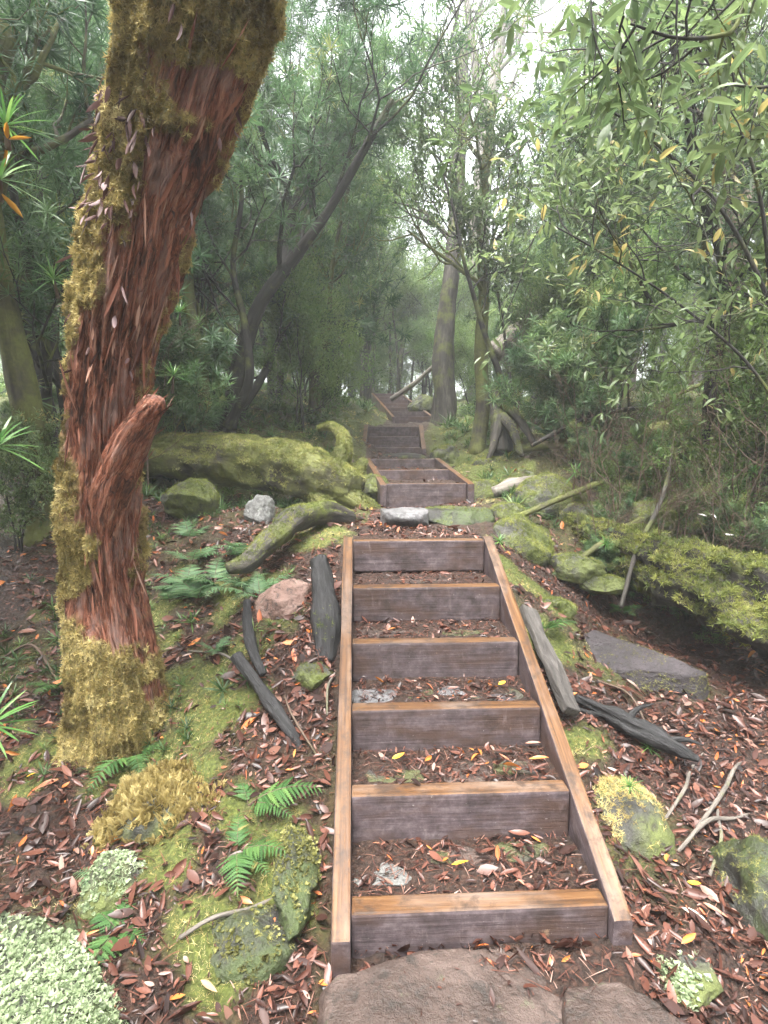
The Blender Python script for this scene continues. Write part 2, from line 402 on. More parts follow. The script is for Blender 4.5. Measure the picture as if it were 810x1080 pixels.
def wood_mat(name='weathered_timber', top=((.045, .02, .008), (.105, .047, .016), (.175, .09, .035))):
    b = N(name); v = b.attr('bk').outputs['Vector']
    g1 = b.noise(b.mapv(v, (60, 60, 2.2)), 1, 6, .65, .2); g2 = b.noise(b.mapv(v, (7, 7, 2.5)), 1, 4, .6); sp = b.noise(v, 95, 2, .6)
    topc = b.ramp(g1, [(.32, top[0]), (.5, top[1]), (.7, top[2])])
    topc = b.mix(b.ramp(g2, [(.5, 0.0), (.75, .6)]), topc, (.23, .18, .15))
    topc = b.mix(b.ramp(b.noise(v, 12, 5, .7), [(.52, 0.0), (.68, .85)]), topc, (.035, .022, .016))
    bl = b.noise(v, 16, 7, .72); fl = b.math('ADD', b.math('MULTIPLY', g1, .3), b.math('MULTIPLY', bl, .7))
    fr = b.ramp(fl, [(.33, (.035, .027, .029)), (.5, (.09, .068, .073)), (.66, (.175, .14, .145))])
    fr = b.mix(b.ramp(g2, [(.38, .7), (.55, 0.0)]), fr, (.075, .042, .028))
    # pale drips running down the face, scuffs and mineral flecks
    dr = b.noise(b.mapv(v, (2.5, 6, 26)), 1, 4, .7)
    fr = b.mix(b.ramp(dr, [(.6, 0.0), (.75, .45)]), fr, (.26, .21, .2))
    fr = b.mix(b.ramp(sp, [(.7, 0.0), (.78, .8)]), fr, (.4, .37, .35))
    fr = b.mix(b.ramp(b.noise(v, 9, 5, .75), [(.66, 0.0), (.74, .6)]), fr, (.36, .24, .15))
    geo = b.n('ShaderNodeNewGeometry'); sx = b.n('ShaderNodeSeparateXYZ'); b.l(geo.outputs['True Normal'], sx.inputs[0])
    up = b.math('ADD', sx.outputs[2], b.math('MULTIPLY', b.math('SUBTRACT', g2, .5), .25))
    up = b.ramp(up, [(.45, 0.0), (.6, 1.0)])
    c = b.mix(up, fr, topc)
    oi = b.n('ShaderNodeObjectInfo').outputs['Random']; c = b.mix(b.math('MULTIPLY', oi, .45), c, b.mix(.5, c, (.05, .04, .035)))
    c = b.mix(b.math('MULTIPLY', b.ramp(b.noise(v, 6.5, 6, .7), [(.52, 0.0), (.66, 1.0)]), .65), c, (.03, .021, .017))
    r = b.ramp(g2, [(.3, .38), (.7, .6)])
    return b.done(b.bsdf(c, r, b.bump(b.math('ADD', g1, b.math('MULTIPLY', sp, .2)), .55, .006), .3))
M['timber'] = wood_mat()

# ------------------------------------------------------------------ stair flights (measured)
def flight_line(a, b): return np.array(a, float), np.array(b, float)
FL = [  # first nosing (x,y,z) centre, last nosing, risers, clear width, depth of first riser
    dict(a=(.335, 1.83, .21), b=(.238, 3.82, 1.175), n=6, w=.90, ys=None),
    dict(a=(.465, 6.2, 1.445), b=(.26, 7.85, 1.70), n=3, w=.90),
    dict(a=(.15, 8.9, 1.875), b=(.16, 9.7, 2.235), n=3, w=.86),
    dict(a=(.62, 12.4, 2.58), b=(.08, 17.4, 3.6), n=7, w=.80),
]
for f in FL:
    a, b = np.array(f['a']), np.array(f['b'])
    h = b[:2] - a[:2]; f['L'] = np.linalg.norm(h); f['dir'] = h / f['L']; f['lat'] = np.array([f['dir'][1], -f['dir'][0]])
    f['slope'] = (b[2] - a[2]) / f['L']
    n = f['n']; f['s'] = np.linspace(0, f['L'], n); f['z'] = np.linspace(a[2], b[2], n)
FL[0]['s'] = np.array([-.025, .355, .735, 1.125, 1.545, FL[0]['L']])
FL[0]['z'] = FL[0]['a'][2] + FL[0]['s'] * FL[0]['slope']

def local(f, X, Y):
    d = np.stack([X - f['a'][0], Y - f['a'][1]], -1)
    return d @ f['dir'], d @ f['lat']

# ------------------------------------------------------------------ terrain
def q(px, py, Y): return tuple(P(px, py, Y))
G = [(0, -1, -.15), (.2, .5, -.1), (.3, 1.3, .0), (.34, 1.72, .06), (.8, 1.75, .09), (-.15, 1.7, .06), (.3, 2.2, .12), (.29, 2.6, .35), (.27, 3.0, .56), (.25, 3.4, .76), (.25, 3.8, .95),
     (.3, 4.25, 1.09), (.35, 4.65, 1.08), (.4, 5.4, 1.2), (.45, 6.1, 1.17), (.35, 7.0, 1.3), (.26, 7.9, 1.55), (.2, 8.5, 1.72), (.15, 9.2, 1.8), (.2, 10, 2.2), (.4, 11.2, 2.3), (.65, 12.5, 2.36), (.4, 15, 2.75), (.1, 17.8, 3.3), (-.2, 21, 3.7),
     (-.9, 1.4, .0), (-.5, 1.1, -.06), (-.45, 1.9, .16), (-.38, 2.5, .38), (-.4, 3.1, .72), (-.42, 3.6, .95), (-.85, 2.5, .27), (-1.3, 2.9, .33), (-1.7, 2.3, .14), (-2.2, 3, .3), (-2, 4.2, .8), (-1.1, 4.2, .93),
     (-.6, 4.5, 1.1), (-.5, 5.4, 1.2), q(250, 545, 5), q(230, 545, 6), q(330, 540, 5.7), q(170, 540, 6.3), (-2.6, 6, 1.35), q(235, 442, 8), (-5, 6, 1.5), (-4, 3, .5), (-6, 10, 2.7),
     q(392, 449, 11.3), q(340, 440, 10.2), q(375, 452, 9.3), q(370, 428, 12), q(365, 470, 8.3), (-1.2, 13, 3.0),
     (1.0, 1.3, -.03), (1.4, 2.2, .0), (1.05, 2.0, .02), (1.0, 2.5, .2), (1.8, 2.9, .1), (1.3, 3.0, .28), (2.4, 3.5, .25), (1.5, 3.9, .5), (.98, 3.3, .52), (1.0, 3.9, .82), q(555, 615, 4.3), (1.9, 4.5, .4), (2.3, 4.0, .28), (.98, 4.6, 1.05),
     (1.3, 5.5, 1.18), (2.6, 5.6, 1.0), (3.5, 4.8, .75), (4, 3.4, .4), (3, 2.4, 0), (2.5, 1.4, -.12), (6, 4, .7),
     q(640, 480, 7.5), q(740, 445, 8.2), (5.5, 8, 2.1), q(560, 470, 8), q(470, 447, 11), q(505, 476, 8.5), (3, 11, 2.7), (7, 12, 3),
     (0, 26, 4.1), (-8, 18, 4.2), (8, 18, 3.8), (0, 45, 6), (-30, 45, 6.2), (30, 45, 6), (-30, 5, 1.8), (30, 5, 1.6), (-20, -6, .2), (20, -6, .1), (0, -6, -.3), (0, 62, 6.5), (-62, 62, 6.5), (62, 62, 6.5), (-62, -6, 1), (62, -6, 1), (62, 25, 4), (-62, 25, 4)]
G = np.array(G, float)
def _phi(r2): return np.where(r2 > 1e-12, .5 * r2 * np.log(np.maximum(r2, 1e-12)), 0)
_n = len(G)
_K = _phi(((G[:, None, :2] - G[None, :, :2]) ** 2).sum(-1)) + np.eye(_n) * .02
_Pm = np.c_[np.ones(_n), G[:, :2]]
_A = np.block([[_K, _Pm], [_Pm.T, np.zeros((3, 3))]])
_W = np.linalg.solve(_A, np.r_[G[:, 2], np.zeros(3)])
def h0(X, Y):
    X = np.atleast_1d(np.asarray(X, float)); Y = np.atleast_1d(np.asarray(Y, float)); out = np.empty(len(X))
    for k in range(0, len(X), 20000):
        x, y = X[k:k + 20000], Y[k:k + 20000]
        out[k:k + 20000] = _phi((x[:, None] - G[None, :, 0]) ** 2 + (y[:, None] - G[None, :, 1]) ** 2) @ _W[:_n] + _W[_n] + _W[_n + 1] * x + _W[_n + 2] * y
    return out
def hz(X, Y):
    """terrain height"""
    X = np.atleast_1d(np.asarray(X, float)); Y = np.atleast_1d(np.asarray(Y, float))
    z = h0(X, Y)
    p = np.stack([X, Y, X * 0], -1)
    far = np.clip((np.hypot(X, Y) - 3) / 8, 0, 1)
    z = z + fbm(p * 2.6, 3, 5) * (.035 + .08 * far) + fbm(p * 11, 3, 9) * .016
    for f in FL:
        s, w = local(f, X, Y)
        lim = f['a'][2] + f['slope'] * s - (.3 if f is FL[0] else .26)
        inside = (s > -.02) & (s < f['L'] + .1) & (np.abs(w) < f['w'] / 2 + .05)
        z = np.where(inside, np.minimum(z, lim), z)
        edge = (s > -.1) & (s < f['L'] + .12) & (np.abs(w) < f['w'] / 2 + .22) & ~inside
        z = np.where(edge, np.minimum(z, lim + .19), z)
    return z
def hzs(x, y): return float(hz(x, y)[0])
def hit(px, py, off=0.0):
    """where the ray through that photo position meets the ground"""
    Ys = np.concatenate([np.arange(1.0, 8, .02), np.arange(8, 40, .1)])
    u, v = (px - 405) / FPX, (540 - py) / FPX
    d = np.array([u, CP + SP * v, -SP + CP * v]); d /= d[1]
    pts = np.array([0, 0, CAMZ]) + Ys[:, None] * d
    below = pts[:, 2] < hz(pts[:, 0], pts[:, 1])
    k = int(np.argmax(below)) if below.any() else len(Ys) - 1
    p = pts[k].copy(); p[2] = hzs(p[0], p[1]) + off
    return p
def ground_normal(X, Y, e=.05):
    gx = (hz(X + e, Y) - hz(X - e, Y)) / (2 * e); gy = (hz(X, Y + e) - hz(X, Y - e)) / (2 * e)
    return norm(np.stack([-gx, -gy, np.ones_like(gx)], -1))

MOSS_DISCS = [(-1.2, 2.95, .36), (-.95, 2.75, .22), (-.62, 2.2, .12), (-1.75, 2.75, .2), (1.0, 2.75, .12), (1.0, 3.5, .14), (.98, 4.2, .3), (-.55, 3.35, .1), (-.95, 3.75, .2), (-1.75, 3.7, .35), (-.42, 2.05, .14), (-.6, 1.75, .13), (-.9, 2.15, .16), (-.5, 4.4, .22), (-.65, 11.4, 1.3), (-1.2, 9.6, 1.0), (1.6, 9.5, .7), (1.3, 7.6, .6), (-.4, 7.4, .4)]
def mossy(X, Y):
    p = np.stack([X, Y, X * 0], -1); nz = fbm(p * 1.7, 4, 31)
    m = np.clip((Y - 4.6) / 3.5, 0, 1) * .6 + nz * .42
    m = np.maximum(m, (Y - 4.6 > 0) * 0 + np.clip((nz - .55) * 2, 0, 1) * .6)
    for (x, y, r) in MOSS_DISCS:
        m = np.maximum(m, np.clip(1.6 - np.hypot(X - x, Y - y) / r + fbm(p * 6, 3, 3) * .9, 0, 1))
    path = np.zeros_like(X)
    yy = np.clip((Y - 3.8) / 2.4, 0, 1)
    path = (np.abs(X - np.interp(Y, [1, 3.9, 6.2, 7.9, 9.7, 12.6, 17.6], [.33, .24, .46, .26, .16, .66, .11])) < .5) & (Y < 19)
    return np.clip(np.where(path, 0, m), 0, 1)

def axis_grid(lo, hi, d, end0, end1, g=1.13):
    a = list(np.arange(lo, hi, d)); s, x = d, hi
    while x < end1: a.append(x); s *= g; x += s
    a.append(end1); s, x = d, lo - d
    while x > end0: a.insert(0, x); s *= g; x -= s
    a.insert(0, end0); return np.array(a)
gx = axis_grid(-2.4, 2.7, .022, -60, 60); gy = axis_grid(.7, 5.2, .022, -5, 60, 1.03)
GX, GY = np.meshgrid(gx, gy)
gv = np.stack([GX.ravel(), GY.ravel(), hz(GX.ravel(), GY.ravel())], -1)
i, j = np.meshgrid(np.arange(len(gy) - 1), np.arange(len(gx) - 1), indexing='ij')
w_ = len(gx); gf = np.stack([i * w_ + j, i * w_ + j + 1, (i + 1) * w_ + j + 1, (i + 1) * w_ + j], -1).reshape(-1, 4)
props(link('ground', mesh_data('ground', gv, gf, M['ground'], True, {'mossy': mossy(gv[:, 0], gv[:, 1])})), 'dark leaf-strewn forest soil', None, None, 'structure')

# ------------------------------------------------------------------ boards
def board(size, bev=.005, warp=.0, seed=0, cuts=14, axis=1, shear=0.0):
    """box centred at 0 with bevelled edges and a slightly uneven outline; axis = grain axis"""
    bm = bmesh.new(); bmesh.ops.create_cube(bm, size=1)
    for v in bm.verts: v.co = Vector((v.co.x * size[0], v.co.y * size[1], v.co.z * size[2]))
    long_e = [e for e in bm.edges if abs((e.verts[0].co - e.verts[1].co)[axis]) > 1e-6]
    bmesh.ops.bevel(bm, geom=list(bm.edges), offset=bev, segments=2, affect='EDGES', profile=.6)
    long_e = [e for e in bm.edges if abs((e.verts[0].co - e.verts[1].co)[axis]) > size[axis] * .5]
    bmesh.ops.subdivide_edges(bm, edges=long_e, cuts=cuts, use_grid_fill=True)
    bm.verts.ensure_lookup_table(); bm.verts.index_update()
    V = np.array([v.co for v in bm.verts]); F4 = [[v.index for v in f.verts] for f in bm.faces if len(f.verts) == 4]; F3 = [[v.index for v in f.verts] for f in bm.faces if len(f.verts) == 3]
    rest = [f for f in bm.faces if len(f.verts) > 4]
    for f in rest:
        ids = [v.index for v in f.verts]
        F3 += [[ids[0], ids[k], ids[k + 1]] for k in range(1, len(ids) - 1)]
    bm.free()
    n = vnoise(V * np.array([9, 9, 9]) + seed * 3.1, seed); n2 = vnoise(V * 3 + seed, seed + 4)
    V = V + norm(V / np.array(size)) * (n * .0025 + n2 * warp)[:, None]
    return V, np.array(F4).reshape(-1, 4), np.array(F3, int).reshape(-1, 3)

def rock_geo(size, seed, sub=5, rough=.16, cuts=5, flat_top=None, boxy=1.0, cutd=(.62, .9)):
    bm = bmesh.new(); bmesh.ops.create_icosphere(bm, subdivisions=sub, radius=1)
    V = np.array([v.co for v in bm.verts]); F = np.array([[v.index for v in f.verts] for f in bm.faces]); bm.free()
    r = np.random.default_rng(seed)
    if boxy != 1.0: V = np.sign(V) * np.abs(V) ** boxy; V = V / np.maximum(np.abs(V).max(), 1e-6)
    for k in range(cuts):
        d = norm(r.normal(size=3)); o = r.uniform(*cutd); t = V @ d
        V = V - np.clip(t - o, 0, None)[:, None] * d * .92
    if flat_top is not None: V[:, 2] = np.where(V[:, 2] > flat_top, flat_top + (V[:, 2] - flat_top) * .12, V[:, 2])
    nd = norm(V)
    V = V + nd * (fbm(V * 1.7 + seed, 3, seed) * rough + fbm(V * 7 + seed, 3, seed + 7) * rough * .22)[:, None]
    return V * np.array(size), F

def rotz(a):
    c, s = math.cos(a), math.sin(a); return np.array([[c, -s, 0], [s, c, 0], [0, 0, 1]])
def rotx(a):
    c, s = math.cos(a), math.sin(a); return np.array([[1, 0, 0], [0, c, -s], [0, s, c]])
def roty(a):
    c, s = math.cos(a), math.sin(a); return np.array([[c, 0, s], [0, 1, 0], [-s, 0, c]])

def moss_geo(V, F, dens, size, rng, mask=None, tm=MOSS, mixup=.6, lift=0.0, maxn=60000):
    """tufts over the surface V,F where mask(points, normals) is likely"""
    _, _, ar = sample(V, F, 1, rng)
    n = int(min(ar * dens, maxn)); p, nn, _ = sample(V, F, n, rng)
    if mask is not None:
        k = rng.random(n) < mask(p, nn); p, nn = p[k], nn[k]
    g = Geo()
    if len(p) == 0: return g
    ax = norm(nn * (1 - mixup) + np.array([0, 0, mixup * .7]) + rng.normal(scale=.35, size=p.shape))
    cl = fbm(p * 9, 3, 21) * .5 + .5
    for i, t in enumerate(tm):
        k = np.arange(len(p)) % len(tm) == i
        scatter(g, t, p[k] + nn[k] * lift, frames_axis(ax[k], rng), size * rng.uniform(.6, 1.35, k.sum()), rng, np.clip(cl[k] * .75 + rng.random(k.sum()) * .35 - .05, 0, 1))
    return g
UPMASK = lambda lo, sc=5.0, seed=3, amt=1.0: (lambda p, n: np.clip((n[:, 2] - lo + fbm(p * sc, 4, seed) * .6 + fbm(p * 16, 2, seed) * .25) * 2.2, 0, 1) * amt)

# ------------------------------------------------------------------ stairs
def build_flight(f, name, label, seed, tread_mat, first_drop=.25, tst=.065, tread_noise=.012, stone_rows=()):
    a = np.array(f['a']); ang = math.atan2(f['dir'][0], f['dir'][1])   # local: x = lateral, y = along
    rt = root(name, (a[0], a[1], a[2] - .21), label, 'stairs', 'timber stair flights on the forest track', -ang)
    zo = a[2] - .21
    n, s, z, w = f['n'], f['s'], f['z'] - zo, f['w']
    for k in range(n):
        rise = .215 if k else max(.2, first_drop)
        V, F4, F3 = board((w - .004, .088, rise), .011, .006, seed + k)
        bk = np.stack([V[:, 1], V[:, 2], V[:, 0]], -1) + k * 1.7 + seed
        V = V + [0, s[k] + .044, z[k] - rise / 2]
        link('riser', mesh_data('riser', V, [F4, F3], M['timber'], False, {'bk': bk}), rt)
    sl = f['slope']
    for sgn in (-1, 1):
        L0, L1 = -.09, s[-1] + .06
        V, F4, F3 = board((tst, L1 - L0, .25), .009, .005, seed + 40 + sgn, 24)
        bk = np.stack([V[:, 0], V[:, 2], V[:, 1]], -1) + seed + sgn * 2.2
        V[:, 1] += (L0 + L1) / 2; V[:, 2] += sl * V[:, 1] + z[0] + .006 - .125
        V[:, 0] += sgn * (w / 2 + tst / 2)
        V[:, 2] = np.maximum(V[:, 2], -.08 + .05 * (first_drop > .2))
        if sgn > 0: V[:, 1] = np.maximum(V[:, 1], -.055)
        link('stringer', mesh_data('stringer', V, [F4, F3], M['timber'], False, {'bk': bk}), rt)
    rng = np.random.default_rng(seed)
    for k in range(n):
        y0 = s[k] + .086; y1 = (s[k + 1] if k + 1 < n else s[k] + .34) + .01
        nx, ny = 70, max(8, int((y1 - y0) / .012))
        X, Y = np.meshgrid(np.linspace(-w / 2, w / 2, nx), np.linspace(y0, y1, ny))
        p = np.stack([X.ravel(), Y.ravel(), np.full(X.size, k * 1.3 + seed)], -1)
        zt = z[k] - .02 + (p[:, 1] - y0) * .03 + fbm(p * 7, 4, seed + k) * tread_noise
        Vt = np.stack([p[:, 0], p[:, 1], zt], -1); i, j = np.meshgrid(np.arange(ny - 1), np.arange(nx - 1), indexing='ij')
        Ft = np.stack([i * nx + j, i * nx + j + 1, (i + 1) * nx + j + 1, (i + 1) * nx + j], -1).reshape(-1, 4)
        link('tread', mesh_data('tread', Vt, Ft, tread_mat, True, {'mossy': np.zeros(len(Vt))}), rt)
    return rt

main = build_flight(FL[0], 'timber_stairs', 'near flight of six wet timber-edged steps filled with stones and dead leaves', 5, M['ground'], .25)
build_flight(FL[1], 'timber_stairs', 'second flight of three steps, beyond the pair of stepping stones', 15, M['ground'], .27, .07, .01)
build_flight(FL[2], 'timber_stairs', 'short dark flight of three steps directly above the second flight', 25, M['ground'], .2, .07, .01)
build_flight(FL[3], 'timber_stairs', 'farthest flight of steps, curving up into the mist beside the mossy mound', 35, M['ground'], .2, .06, .01)
# stones set into the treads of the near flight
def tread_point(f, k, u, v):
    """u across 0..1, v along tread 0..1 -> flight-local point"""
    s0 = f['s'][k] + .07; s1 = f['s'][k + 1] if k + 1 < f['n'] else s0 + .3
    return np.array([(u - .5) * f['w'], s0 + (s1 - s0) * v, f['z'][k] - (f['a'][2] - .21) - .02])
for k, u, v, sx, sy, mt, sd in [(2, .13, .42, .12, .085, 'slate', 1), (2, .37, .42, .09, .08, 'rock_purple', 2), (2, .57, .45, .08, .085, 'slate', 3), (2, .8, .4, .14, .09, 'rock_purple', 4),
                                (1, .2, .4, .15, .08, 'rock_purple', 5), (1, .55, .35, .11, .085, 'rock_brown', 6), (1, .83, .5, .12, .06, 'rock_purple', 16),
                                (0, .12, .5, .12, .09, 'rock_grey', 7), (0, .33, .66, .1, .08, 'rock_purple', 8), (0, .52, .6, .11, .1, 'rock_brown', 9), (0, .75, .75, .13, .06, 'rock_purple', 10),
                                (3, .62, .5, .2, .07, 'rock_purple', 11), (3, .2, .5, .14, .07, 'rock_brown', 12), (4, .5, .5, .22, .07, 'rock_brown', 13)]:
    V, F = rock_geo((sx, sy, .04), sd * 7 + k, 4, .1, 4, .35, .75)
    link('tread_stone', mesh_data('tread_stone', V + tread_point(FL[0], k, u, v) + [0, 0, -.008], F, M[mt]), main)

# ------------------------------------------------------------------ rocks
def rock(name, label, center, size, mat, seed, rz=0, tilt=(0, 0), sub=5, moss=None, cat='rock', group=None, **kw):
    """moss = (material, density, tuft size, threshold, template)"""
    V, F = rock_geo(size, seed, sub, **kw)
    V = V @ (rotz(rz) @ rotx(tilt[0]) @ roty(tilt[1])).T
    o = props(link(name, mesh_data(name, V, F, M[mat]), None, tuple(center)), label, cat, group)
    if moss:
        mm, dens, sz, lo, tm = moss
        r = np.random.default_rng(seed + 100)
        mg = moss_geo(V, F, dens, sz, r, lo if callable(lo) else UPMASK(lo, 5.0, seed), tm)
        if mg.n: link('moss', mg.data('moss', M[mm]), o)
    return o
def onray(px, py, Y): return P(px, py, Y)

c = hit(470, 1050); rock('stepping_stone', 'broad flat brown stone lying at the foot of the near stairs', (.2, 1.54, .005), (.38, .26, .14), 'rock_brown', 3, .05, sub=5, flat_top=.55, boxy=.7, rough=.1)
rock('stepping_stone', 'smaller rounded brown stone to the right of the broad flat stone at the stair foot', (.71, 1.53, .0), (.17, .22, .15), 'rock_brown', 12, -.15, sub=5, flat_top=.55, boxy=.7, rough=.09)
p = P(428, 552, 4.75); rock('stepping_stone', 'pale bluish-grey slab, left one of the pair above the near flight', p + [0, .3, .01], (.21, .3, .15), 'slate', 21, .05, flat_top=.5, boxy=.62, rough=.06, cuts=3)
p = P(487, 550, 4.85); rock('stepping_stone', 'dark mossy slab, right one of the pair above the near flight', p + [0, .3, .0], (.31, .3, .15), 'rock_dark', 22, -.05, flat_top=.5, boxy=.62, rough=.07, cuts=3, moss=('moss', 2500, .02, .75, MOSS))
p = P(299, 645, 3.35); rock('boulder', 'bare pinkish-brown boulder in the bank beside the near stairs', p + [0, .12, -.06], (.2, .2, .24), 'rock_pink', 34, .3, (.15, .1), rough=.14, cuts=7)
p = P(272, 541, 5.0); rock('boulder', 'small upright grey lichened stone below the fallen mossy trunk', p + [0, .05, -.03], (.15, .12, .2), 'rock_grey', 35, .6, rough=.15, cuts=7)
p = P(660, 872, 2.42); rock('boulder', 'rounded boulder with yellow moss touching the lower right stringer', p + [.0, .08, -.12], (.22, .3, .28), 'rock_moss', 41, .2, rough=.1, cuts=4, moss=('moss_yellow', 9000, .02, .42, MOSS))
p = P(664, 692, 3.55); rock('slab', 'long thick purplish slab with mossy edges lying in the gully right of the stairs', p + [0, .04, -.06], (.47, .19, .15), 'rock_slab', 52, -.5, (.5, .14), flat_top=.45, boxy=.5, rough=.08, cuts=4, moss=('moss_olive', 9000, .013, lambda p, n: np.clip((.9 - np.abs(n @ np.array([.1, -.45, .88])) + fbm(p * 7, 3, 4) * .45) * 2.5, 0, 1), MOSS))
p = P(800, 965, 2.05); rock('boulder', 'dark wet moss-sided rock cut off by the lower right edge', p + [.1, .05, -.08], (.24, .33, .3), 'rock_dark', 61, .2, rough=.14, moss=('moss_olive', 3500, .016, .55, MOSS))
p = P(40, 1040, 1.62); rock('boulder', 'large low mound covered in pale green liverwort in the lower left corner', p + [-.02, .02, -.19], (.6, .34, .25), 'rock_dark', 71, -.35, rough=.16, cuts=3, moss=('liverwort', 9500, .018, .42, [CUP, CUP, MOSS[0]]))
p = hit(108, 945); rock('boulder', 'small stone cushioned with pale liverwort below the golden moss clump', p + [0, .05, -.03], (.15, .15, .12), 'rock_moss', 72, 0, moss=('liverwort', 7500, .017, .3, [CUP, MOSS[0]]))
p = hit(245, 1015); rock('boulder', 'dark olive-mossed mound just left of the stair foot', p + [0, .08, -.07], (.24, .17, .15), 'rock_dark', 73, .3, rough=.12, moss=('moss_olive', 7000, .016, .35, [MOSS[0], MOSS[1], CUP]))
p = hit(318, 935); rock('boulder', 'narrow stone with pale green moss against the left stringer', p + [-.03, .1, -.03], (.1, .27, .12), 'rock_dark', 74, .1, rough=.2, moss=('moss_olive', 9000, .014, .3, [CUP, MOSS[1], MOSS[0]]))
p = P(175, 868, 2.3); rock('boulder', 'hump overgrown with golden leafy liverwort in front of the big red trunk', p + [-.03, .14, -.15], (.36, .33, .27), 'rock_moss', 75, .5, rough=.13, moss=('shoot', 6500, .038, -.1, [SHOOT]))
p = hit(330, 722); rock('boulder', 'little green-topped stone at the foot of the dark rotten post', p + [0, .04, .0], (.1, .1, .08), 'rock_moss', 76, .2, moss=('moss', 7000, .014, .3, MOSS))
for sd, px, py, Y, sx, sy, sz, lab in [(91, 622, 545, 5.5, .25, .25, .22, 'dark-sided mossy boulder between the widest green boulder and the moss-smothered log'), (92, 650, 520, 6.4, .3, .3, .25, 'mossy boulder half hidden between the two mossy logs'), (93, 555, 505, 7.0, .2, .2, .18, 'little mossy boulder behind the widest green boulder'), (94, 610, 598, 4.55, .26, .2, .13, 'wet mossy stone in the gully above the purplish slab'), (96, 720, 480, 7.0, .4, .3, .3, 'mossy hummock under the long level branch'),
                                        (97, 540, 545, 5.4, .2, .22, .2, 'small bright mossy boulder right of the dark slab on the landing'), (98, 690, 545, 5.0, .22, .25, .2, 'mossy hump in front of the second mossy log'), (99, 512, 520, 6.3, .2, .25, .2, 'low green mossy rock at the right foot of the second flight'),
                                        (191, 640, 616, 4.4, .2, .14, .08, 'dark mossy stone under the near end of the moss-smothered log'), (193, 590, 640, 3.9, .12, .14, .1, 'low mossy stone against the upper end of the purplish slab'),
                                        (81, 556, 570, 4.7, .28, .3, .3, 'mossy boulder close behind the top of the right stringer'),
                                        (82, 582, 524, 5.8, .42, .35, .3, 'widest bright green mossy boulder, right of the stepping stone pair'),
                                        (83, 522, 495, 7.6, .33, .35, .27, 'green mossy boulder right of the second flight'),
                                        (84, 476, 482, 8.2, .2, .35, .26, 'pale smooth-sided boulder against the right stringer of the second flight'),
                                        (85, 392, 512, 6.4, .2, .25, .2, 'green cushion-mossed rock against the left stringer of the second flight'),
                                        (86, 384, 536, 5.7, .17, .22, .15, 'low mossy rock between the log roots and the stepping stones'),
                                        (87, 196, 520, 5.1, .24, .25, .2, 'dark mossy rock under the fallen trunk, behind the ferns'),
                                        (88, 344, 560, 4.6, .15, .15, .1, 'flat mossy stone left of the top step of the near flight'),
                                        (89, 462, 463, 9.8, .2, .25, .16, 'small mossy rock right of the short dark flight'),
                                        (90, 445, 424, 13.6, .35, .3, .3, 'rounded grey rock at the trunk base beside the farthest flight')]:
    grey = sd in (84, 90, 94, 191, 91)
    p = P(px, py, Y); rock('boulder', lab, p + [0, sy * .6, -sz * .35], (sx, sy, sz), 'rock_moss', sd, sd, rough=.12, cuts=3 + 2 * grey,
                           moss=('moss', 6500 if Y < 7 else 3500, .022 if Y < 7 else .032, .55 if grey else .05, MOSS))

# ------------------------------------------------------------------ logs, sticks
def log(name, label, path, rad, mat, sides=28, rings=90, rough=.12, moss=None, cat='log', group=None, seed=1, extra=None, lump=.5):
    pts = spline(path, rings); r = spline(np.asarray(rad, float)[:, None], rings)[:, 0]
    r0 = float(np.mean(r))
    d = lambda A, L, R: R * rough * (fbm(np.stack([np.cos(A) * 1.5, np.sin(A) * 1.5, L * 1.2 / max(r0 * 4, .3)], -1).reshape(-1, 3), 3, seed).reshape(A.shape) + .5 * fbm(np.stack([np.cos(A) * 4, np.sin(A) * 4, L * 3], -1).reshape(-1, 3), 3, seed + 3).reshape(A.shape)
                              + (.9 if r0 < .06 else .25) * fbm(np.stack([np.cos(A) * 1.6, np.sin(A) * 1.6, L * 9], -1).reshape(-1, 3), 4, seed + 5).reshape(A.shape))
    if moss and r0 > .12:
        d0 = d; d = lambda A, L, R: d0(A, L, R) + np.minimum(R, .2) * .5 * np.clip(fbm(np.stack([np.cos(A) * R * 9, np.sin(A) * R * 8, L * 8], -1).reshape(-1, 3), 4, seed + 9).reshape(A.shape), -.3, .8) * lump
    g = Geo(); add_tube(g, pts, r, sides, True, d)
    for e in (extra or []): add_tube(g, spline(e[0], 14), spline(np.asarray(e[1], float)[:, None], 14)[:, 0], 10, True, lambda A, L, R: R * .15 * fbm(np.stack([np.cos(A) * 2, np.sin(A) * 2, L * 5], -1).reshape(-1, 3), 2, seed).reshape(A.shape))
    org = pts[len(pts) // 2].copy()
    o = props(link(name, g.data(name, M[mat], org), None, tuple(org)), label, cat, group)
    if moss:
        V, F = g.tris(); r_ = np.random.default_rng(seed + 500)
        for (mm, dens, sz, lo, tm, *amt) in moss:
            mg = moss_geo(V, F, dens, sz, r_, UPMASK(lo, 3.0, seed, *(amt or [1.0])), tm)
            if mg.n: link('moss', mg.data('moss', M[mm], org), o)
    return o
